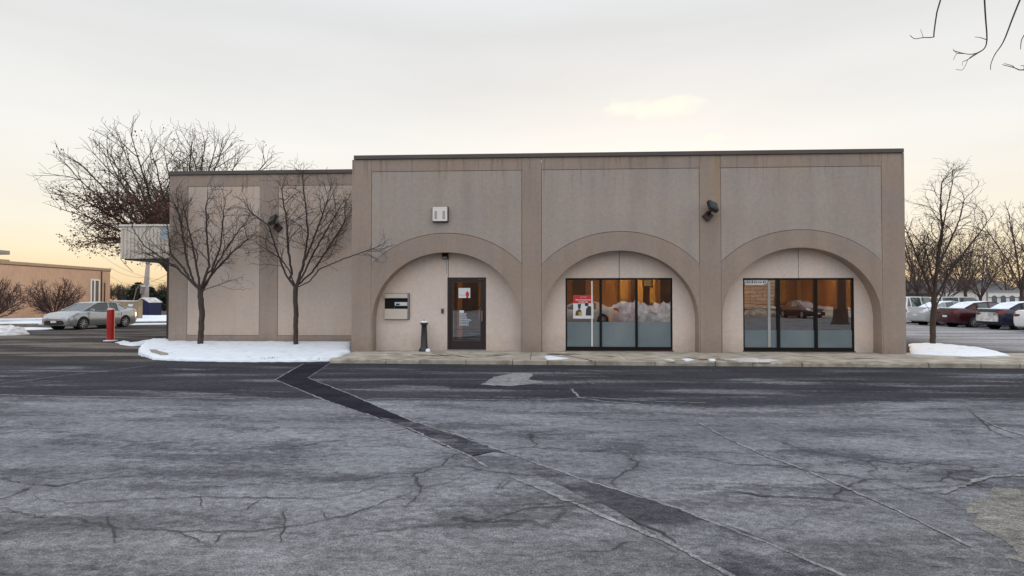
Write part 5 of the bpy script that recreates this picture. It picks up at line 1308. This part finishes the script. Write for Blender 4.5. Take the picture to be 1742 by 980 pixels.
    grl = MB(); grl.prism([(-.56, .28), (.56, .28), (.62, .42), (.50, .52), (-.50, .52), (-.62, .42)], -.04, .045, 0, Matrix.Translation((h - .035, 0, 0)) @ Matrix.Rotation(R(90), 4, 'Z')); grl.build('lower_grille', 'blackpaint', t, .01)
    grl = MB(); grl.prism([(-.46, .57), (.46, .57), (.44, .66), (-.44, .66)], -.03, .055, 0, Matrix.Translation((h - .045, 0, 0)) @ Matrix.Rotation(R(90), 4, 'Z')); grl.build('grille', 'blackpaint', t, .01)
    MB().box(h - .02, h + .03, -.46, .46, .588, .602).build('grille_bar', 'chrome', t)
    if plate:
        MB().box(h + .01, h + .045, -.16, .16, .40, .50).build('front_plate', 'plate', t); MB().box(-h - .02, -h + .01, -.16, .16, .60, .71).build('rear_plate', 'plate', t)
    for x in (fx, rx):
        for sgn in (-1, 1):
            y_ = sgn * (hw - .11); w = MB()
            w.lathe([(wr_ - .10, -.045), (wr_ - .09, -.10), (wr_ - .03, -.10), (wr_, -.07), (wr_, .07), (wr_ - .03, .10), (wr_ - .09, .10), (wr_ - .10, .045)], k=28)
            w.v = [(x + vx, y_ + vz, wr_ + vy) for vx, vy, vz in w.v]; wo = w.build('wheel', 'tyre', t)
            rm = MB(); yo_ = y_ + sgn * .07
            rm.cyl((x, yo_ - .03 * sgn, wr_), (x, yo_ - .02 * sgn, wr_), wr_ - .10, k=24, mi=1); rm.cyl((x, yo_ - .02, wr_), (x, yo_ + .025 * sgn, wr_), .05, k=12)
            for q in range(10):
                a = q * math.pi / 5; d0 = Vector((math.cos(a), 0, math.sin(a))); rm.cyl(Vector((x, yo_ + .01 * sgn, wr_)) + d0 * .04, Vector((x, yo_ + .005 * sgn, wr_)) + d0 * (wr_ - .085), .018, .022, 6)
            nseg = 28
            for q in range(nseg):
                a, b = 2*math.pi*q/nseg, 2*math.pi*(q+1)/nseg
                rm.cyl((x + (wr_ - .085) * math.cos(a), yo_, wr_ + (wr_ - .085) * math.sin(a)), (x + (wr_ - .085) * math.cos(b), yo_, wr_ + (wr_ - .085) * math.sin(b)), .016, k=5, caps=False)
            rm.build('rim', ['rim', 'blackpaint'], wo)
    if snow:
        sn = MB(); rv = [(x, y * .97, z + .03 + .02 * (i % 2)) for i, (x, y, z) in enumerate(vs)]
        sn.add(rv, [(5+i, 6+i, 21+i, 20+i) for i in range(4)] + [(15+i, 20+i, 21+i, 16+i) for i in range(4)] + ([(4, 14, 19, 24, 9)]), 0, True)
        zt1 = interp(tab, -h + .4)[2]
        if style == 'sedan': sn.box(-h + .10, -h + .62, -hw * .78, hw * .78, zt1 + .01, zt1 + .05)
        sn.build('snow_cover', 'snow', t)
    return t
car = make_car('silver_sedan', 'silver champagne sedan parked across the driveway at the left', 'silver', None, 4.85, 1.82)
fw_, rw_ = gnd(141, 560.5), gnd(213, 556.5)
hd_ = Vector((fw_.x - rw_.x, fw_.y - rw_.y)); ang = math.atan2(hd_.y, hd_.x) + R(4)
# near side wheels are on the car's left
mid = (fw_ + rw_) / 2; d_ = Vector((math.cos(ang), math.sin(ang), 0)); lf_ = Vector((-d_.y, d_.x, 0))
car.location = (mid.x - lf_.x * .80 - d_.x * .0, mid.y - lf_.y * .80, 0); car.rotation_euler.z = ang
for ch in car.children:
    if ch.name.startswith('taillight'): ch.data.materials[0] = M['amberlens']
G_ = 'cars parked in the right hand lot'
def put(t, Xc, Z, a):
    t.location = (Xc * math.cos(YAW) - Z * math.sin(YAW), -D + Xc * math.sin(YAW) + Z * math.cos(YAW), 0); t.rotation_euler.z = a
A0 = R(7)
# parked nose to the right, one behind the other
cA = make_car('pale_sedan', 'pale grey sedan with snow on its boot, nearest the building corner', 'grey_paint', G_, 4.7, 1.82, snow=True, rearlights='white_paint'); put(cA, 28.0, 37.6, A0)
cB = make_car('maroon_sedan', 'maroon sedan with red tail lamps and snow on its roof', 'maroon_paint', G_, 4.8, 1.84, snow=True); put(cB, 28.1, 35.1, A0)
cC = make_car('navy_sedan', 'dark navy sedan with a frosted pale tail, right of the maroon one', 'navy_paint', G_, 4.8, 1.84, snow=True, tail='saltpaint'); put(cC, 28.5, 32.5, A0)
cD = make_car('white_sedan', 'white sedan cut off by the right edge of the picture', 'white_paint', G_, 4.7, 1.82); put(cD, 28.1, 29.6, A0)
cE = make_car('white_van', 'white van with dark rear glass standing behind the pale grey sedan', 'white_paint', G_, 4.8, 1.92, style='suv'); put(cE, 28.4, 41.4, R(30))
cF = make_car('white_wagon', 'white estate car seen side on behind the slender tree', 'white_paint', G_, 4.8, 1.9, style='suv'); put(cF, 33.2, 43.5, R(4))
# car seen mirrored in the window glass, behind the viewer
cG = make_car('beige_sedan', 'beige sedan behind the viewer, seen mirrored in the middle arched window', 'postercream', None, 4.8, 1.84); cG.location = (2.5, -20.9, 0); cG.rotation_euler.z = R(178)

cH = make_car('black_sedan', 'black sedan parked far behind the viewer, mirrored small in the far right window', 'blackpaint', None, 4.7, 1.82); cH.location = (22.8, -35.0, 0); cH.rotation_euler.z = R(80)

# arcade building on the right, lamp post, dark hall
pA = at(1681, 500, 62)
ar = thing('arcade_building', (pA.x, pA.y, 0), 'low white building with a row of dark arched windows at the right edge', 'building')
ax1 = at(1800, 500, 62).x - pA.x; zt_ = at(1700, 497, 62).z
MB().box(0, ax1 + 2, 0, 8, 0, zt_).build('wall', 'white', ar); MB().box(-.1, ax1 + 2.1, -.15, 8.1, zt_, zt_ + .18).build('roof_edge', 'metalgrey', ar)
MB().box(-.05, ax1 + 2, -.05, -.002, zt_ - .62, zt_ - .52).build('cornice', 'metalgrey', ar)
for k in range(8):
    cxx = at(1690.5 + 14.6 * k, 500, 62).x - pA.x; w_ = .27; zz0, zz1 = .9, 1.75
    arc = [(cxx - w_, zz0), (cxx + w_, zz0)] + [(cxx + w_ * math.cos(math.pi * j / 10), zz1 + w_ * math.sin(math.pi * j / 10)) for j in range(11)]
    MB().prism([((x - cxx) * 1.4 + cxx, (z - zz1) * 1.12 + zz1) for x, z in arc], -.05, .0).build('window_surround', 'paper', ar)
    MB().prism(arc, -.07, -.051).build('arched_window', 'carglass', ar)
pH = at(1598, 500, 80); hl = thing('dark_hall', (pH.x, pH.y, 0), 'dark weathered hall with a snow lined roof behind the bare trees', 'building')
hx = at(1742, 500, 80).x - pH.x; hz = at(1640, 489, 80).z
M['slate'] = mat('dark_stone', (0.085, 0.075, 0.08), .9, .35, 1.2, stretch=(.5, 1, 3)); 
MB().box(0, hx, 0, 12, 0, hz - .8).build('wall', 'slate', hl); s = MB()
s.add([(-.3, -.4, hz - .8), (hx + .3, -.4, hz - .8), (hx, 6, hz + 1.2), (0, 6, hz + 1.2), (-.3, 12.4, hz - .8), (hx + .3, 12.4, hz - .8)], [(0, 1, 2, 3), (3, 2, 5, 4), (0, 3, 4), (1, 5, 2)]); s.build('roof', 'slate', hl)
for k in range(6): MB().box(1 + k * 2.0, 2.0 + k * 2.0, -.03, -.002, 1.0, 2.0).build('window', 'carglass', hl)
p = gnd(1680, 546); t = thing('lamp_post', (p.x, p.y, 0), 'slim grey lamp post rising among the trees in the right hand lot', 'lamp post')
ht = at(1680, 436, (p - C0).dot(-(CM @ Vector((0, 0, 1))))).z
MB().lathe([(.16, 0), (.16, .5), (.07, .52), (.05, ht)], k=12).build('shaft', 'metalgrey', t); MB().box(-.7, .05, -.12, .12, ht, ht + .12).build('lamp_head', 'metalgrey', t, .02)
# pale distant block between the tree and the cars
p = at(1583, 500, 90); t = thing('pale_house', (p.x, p.y, 0), 'pale distant house glimpsed behind the white van', 'building'); MB().box(-2.5, 3.8, 0, 6, 0, 3.0).build('wall', 'white', t)
s = MB(); s.add([(-2.8, -.3, 3), (4.1, -.3, 3), (4.1, 6.3, 3), (-2.8, 6.3, 3), (-2.8, 3, 4.3), (4.1, 3, 4.3)], [(0, 1, 5, 4), (2, 3, 4, 5), (0, 4, 3), (1, 2, 5)]); s.build('roof', 'oldsnow', t)
for k in (-1.2, 1.0): MB().box(k, k + .8, -.03, -.002, 1.2, 2.2).build('window', 'carglass', t)
# distant white house left, beyond the fence
p = at(282, 500, 110); t = thing('pale_house', (p.x, p.y, 0), 'low snow roofed house beside the canopy column, far left', 'building'); MB().box(-2.2, 4, 0, 5, 0, 1.3).build('wall', 'grey_paint', t); s = MB(); s.add([(-2.4, -.3, 1.3), (4.2, -.3, 1.3), (4.2, 5.3, 1.3), (-2.4, 5.3, 1.3), (-2.4, 2.5, 2.4), (4.2, 2.5, 2.4)], [(0, 1, 5, 4), (2, 3, 4, 5), (0, 4, 3), (1, 2, 5)]); s.build('roof', 'snow', t)

# ================================================================== WHAT THE WINDOWS MIRROR (behind the viewer)
sb = thing('stone_building', (14, -43, 0), 'buff ledge stone building behind the viewer, seen only mirrored in the far right window', 'building')
MB().box(2, 9.6, -8, 0, 0, 7.5).build('wall', 'stone', sb); MB().box(1.8, 9.8, -8.2, .2, 7.5, 7.9).build('roof_edge', 'flash', sb)
M['dimbrown'] = mat('dark_brown_boards', (0.07, 0.045, 0.03), .95, .3, .6)
hb_ = thing('long_hall', (-50, -64, 0), 'long dark brown hall far behind the viewer, only mirrored in the glass', 'building')
MB().box(0, 120, -8, 0, 0, 8).build('wall', 'dimbrown', hb_); MB().box(-.2, 120.2, -8.2, .2, 8, 8.5).build('roof_edge', 'flash', hb_)
mound('snow_bank', [(4.4, -22.6), (6.4, -22.0), (8.2, -22.2), (9.6, -22.8), (9.8, -25.0), (8, -26.0), (4.8, -25.0)], .12, 1.0, 'oldsnow', 12, 1.9, .62, seed=21, sub=.25, edge=.12)
mound('snow_bank', [(8, -38), (30, -37.5), (60, -38), (60, -41), (8, -41)], .12, .62, 'tansnow', 7, .5, .5, seed=22, sub=.8, edge=.3)
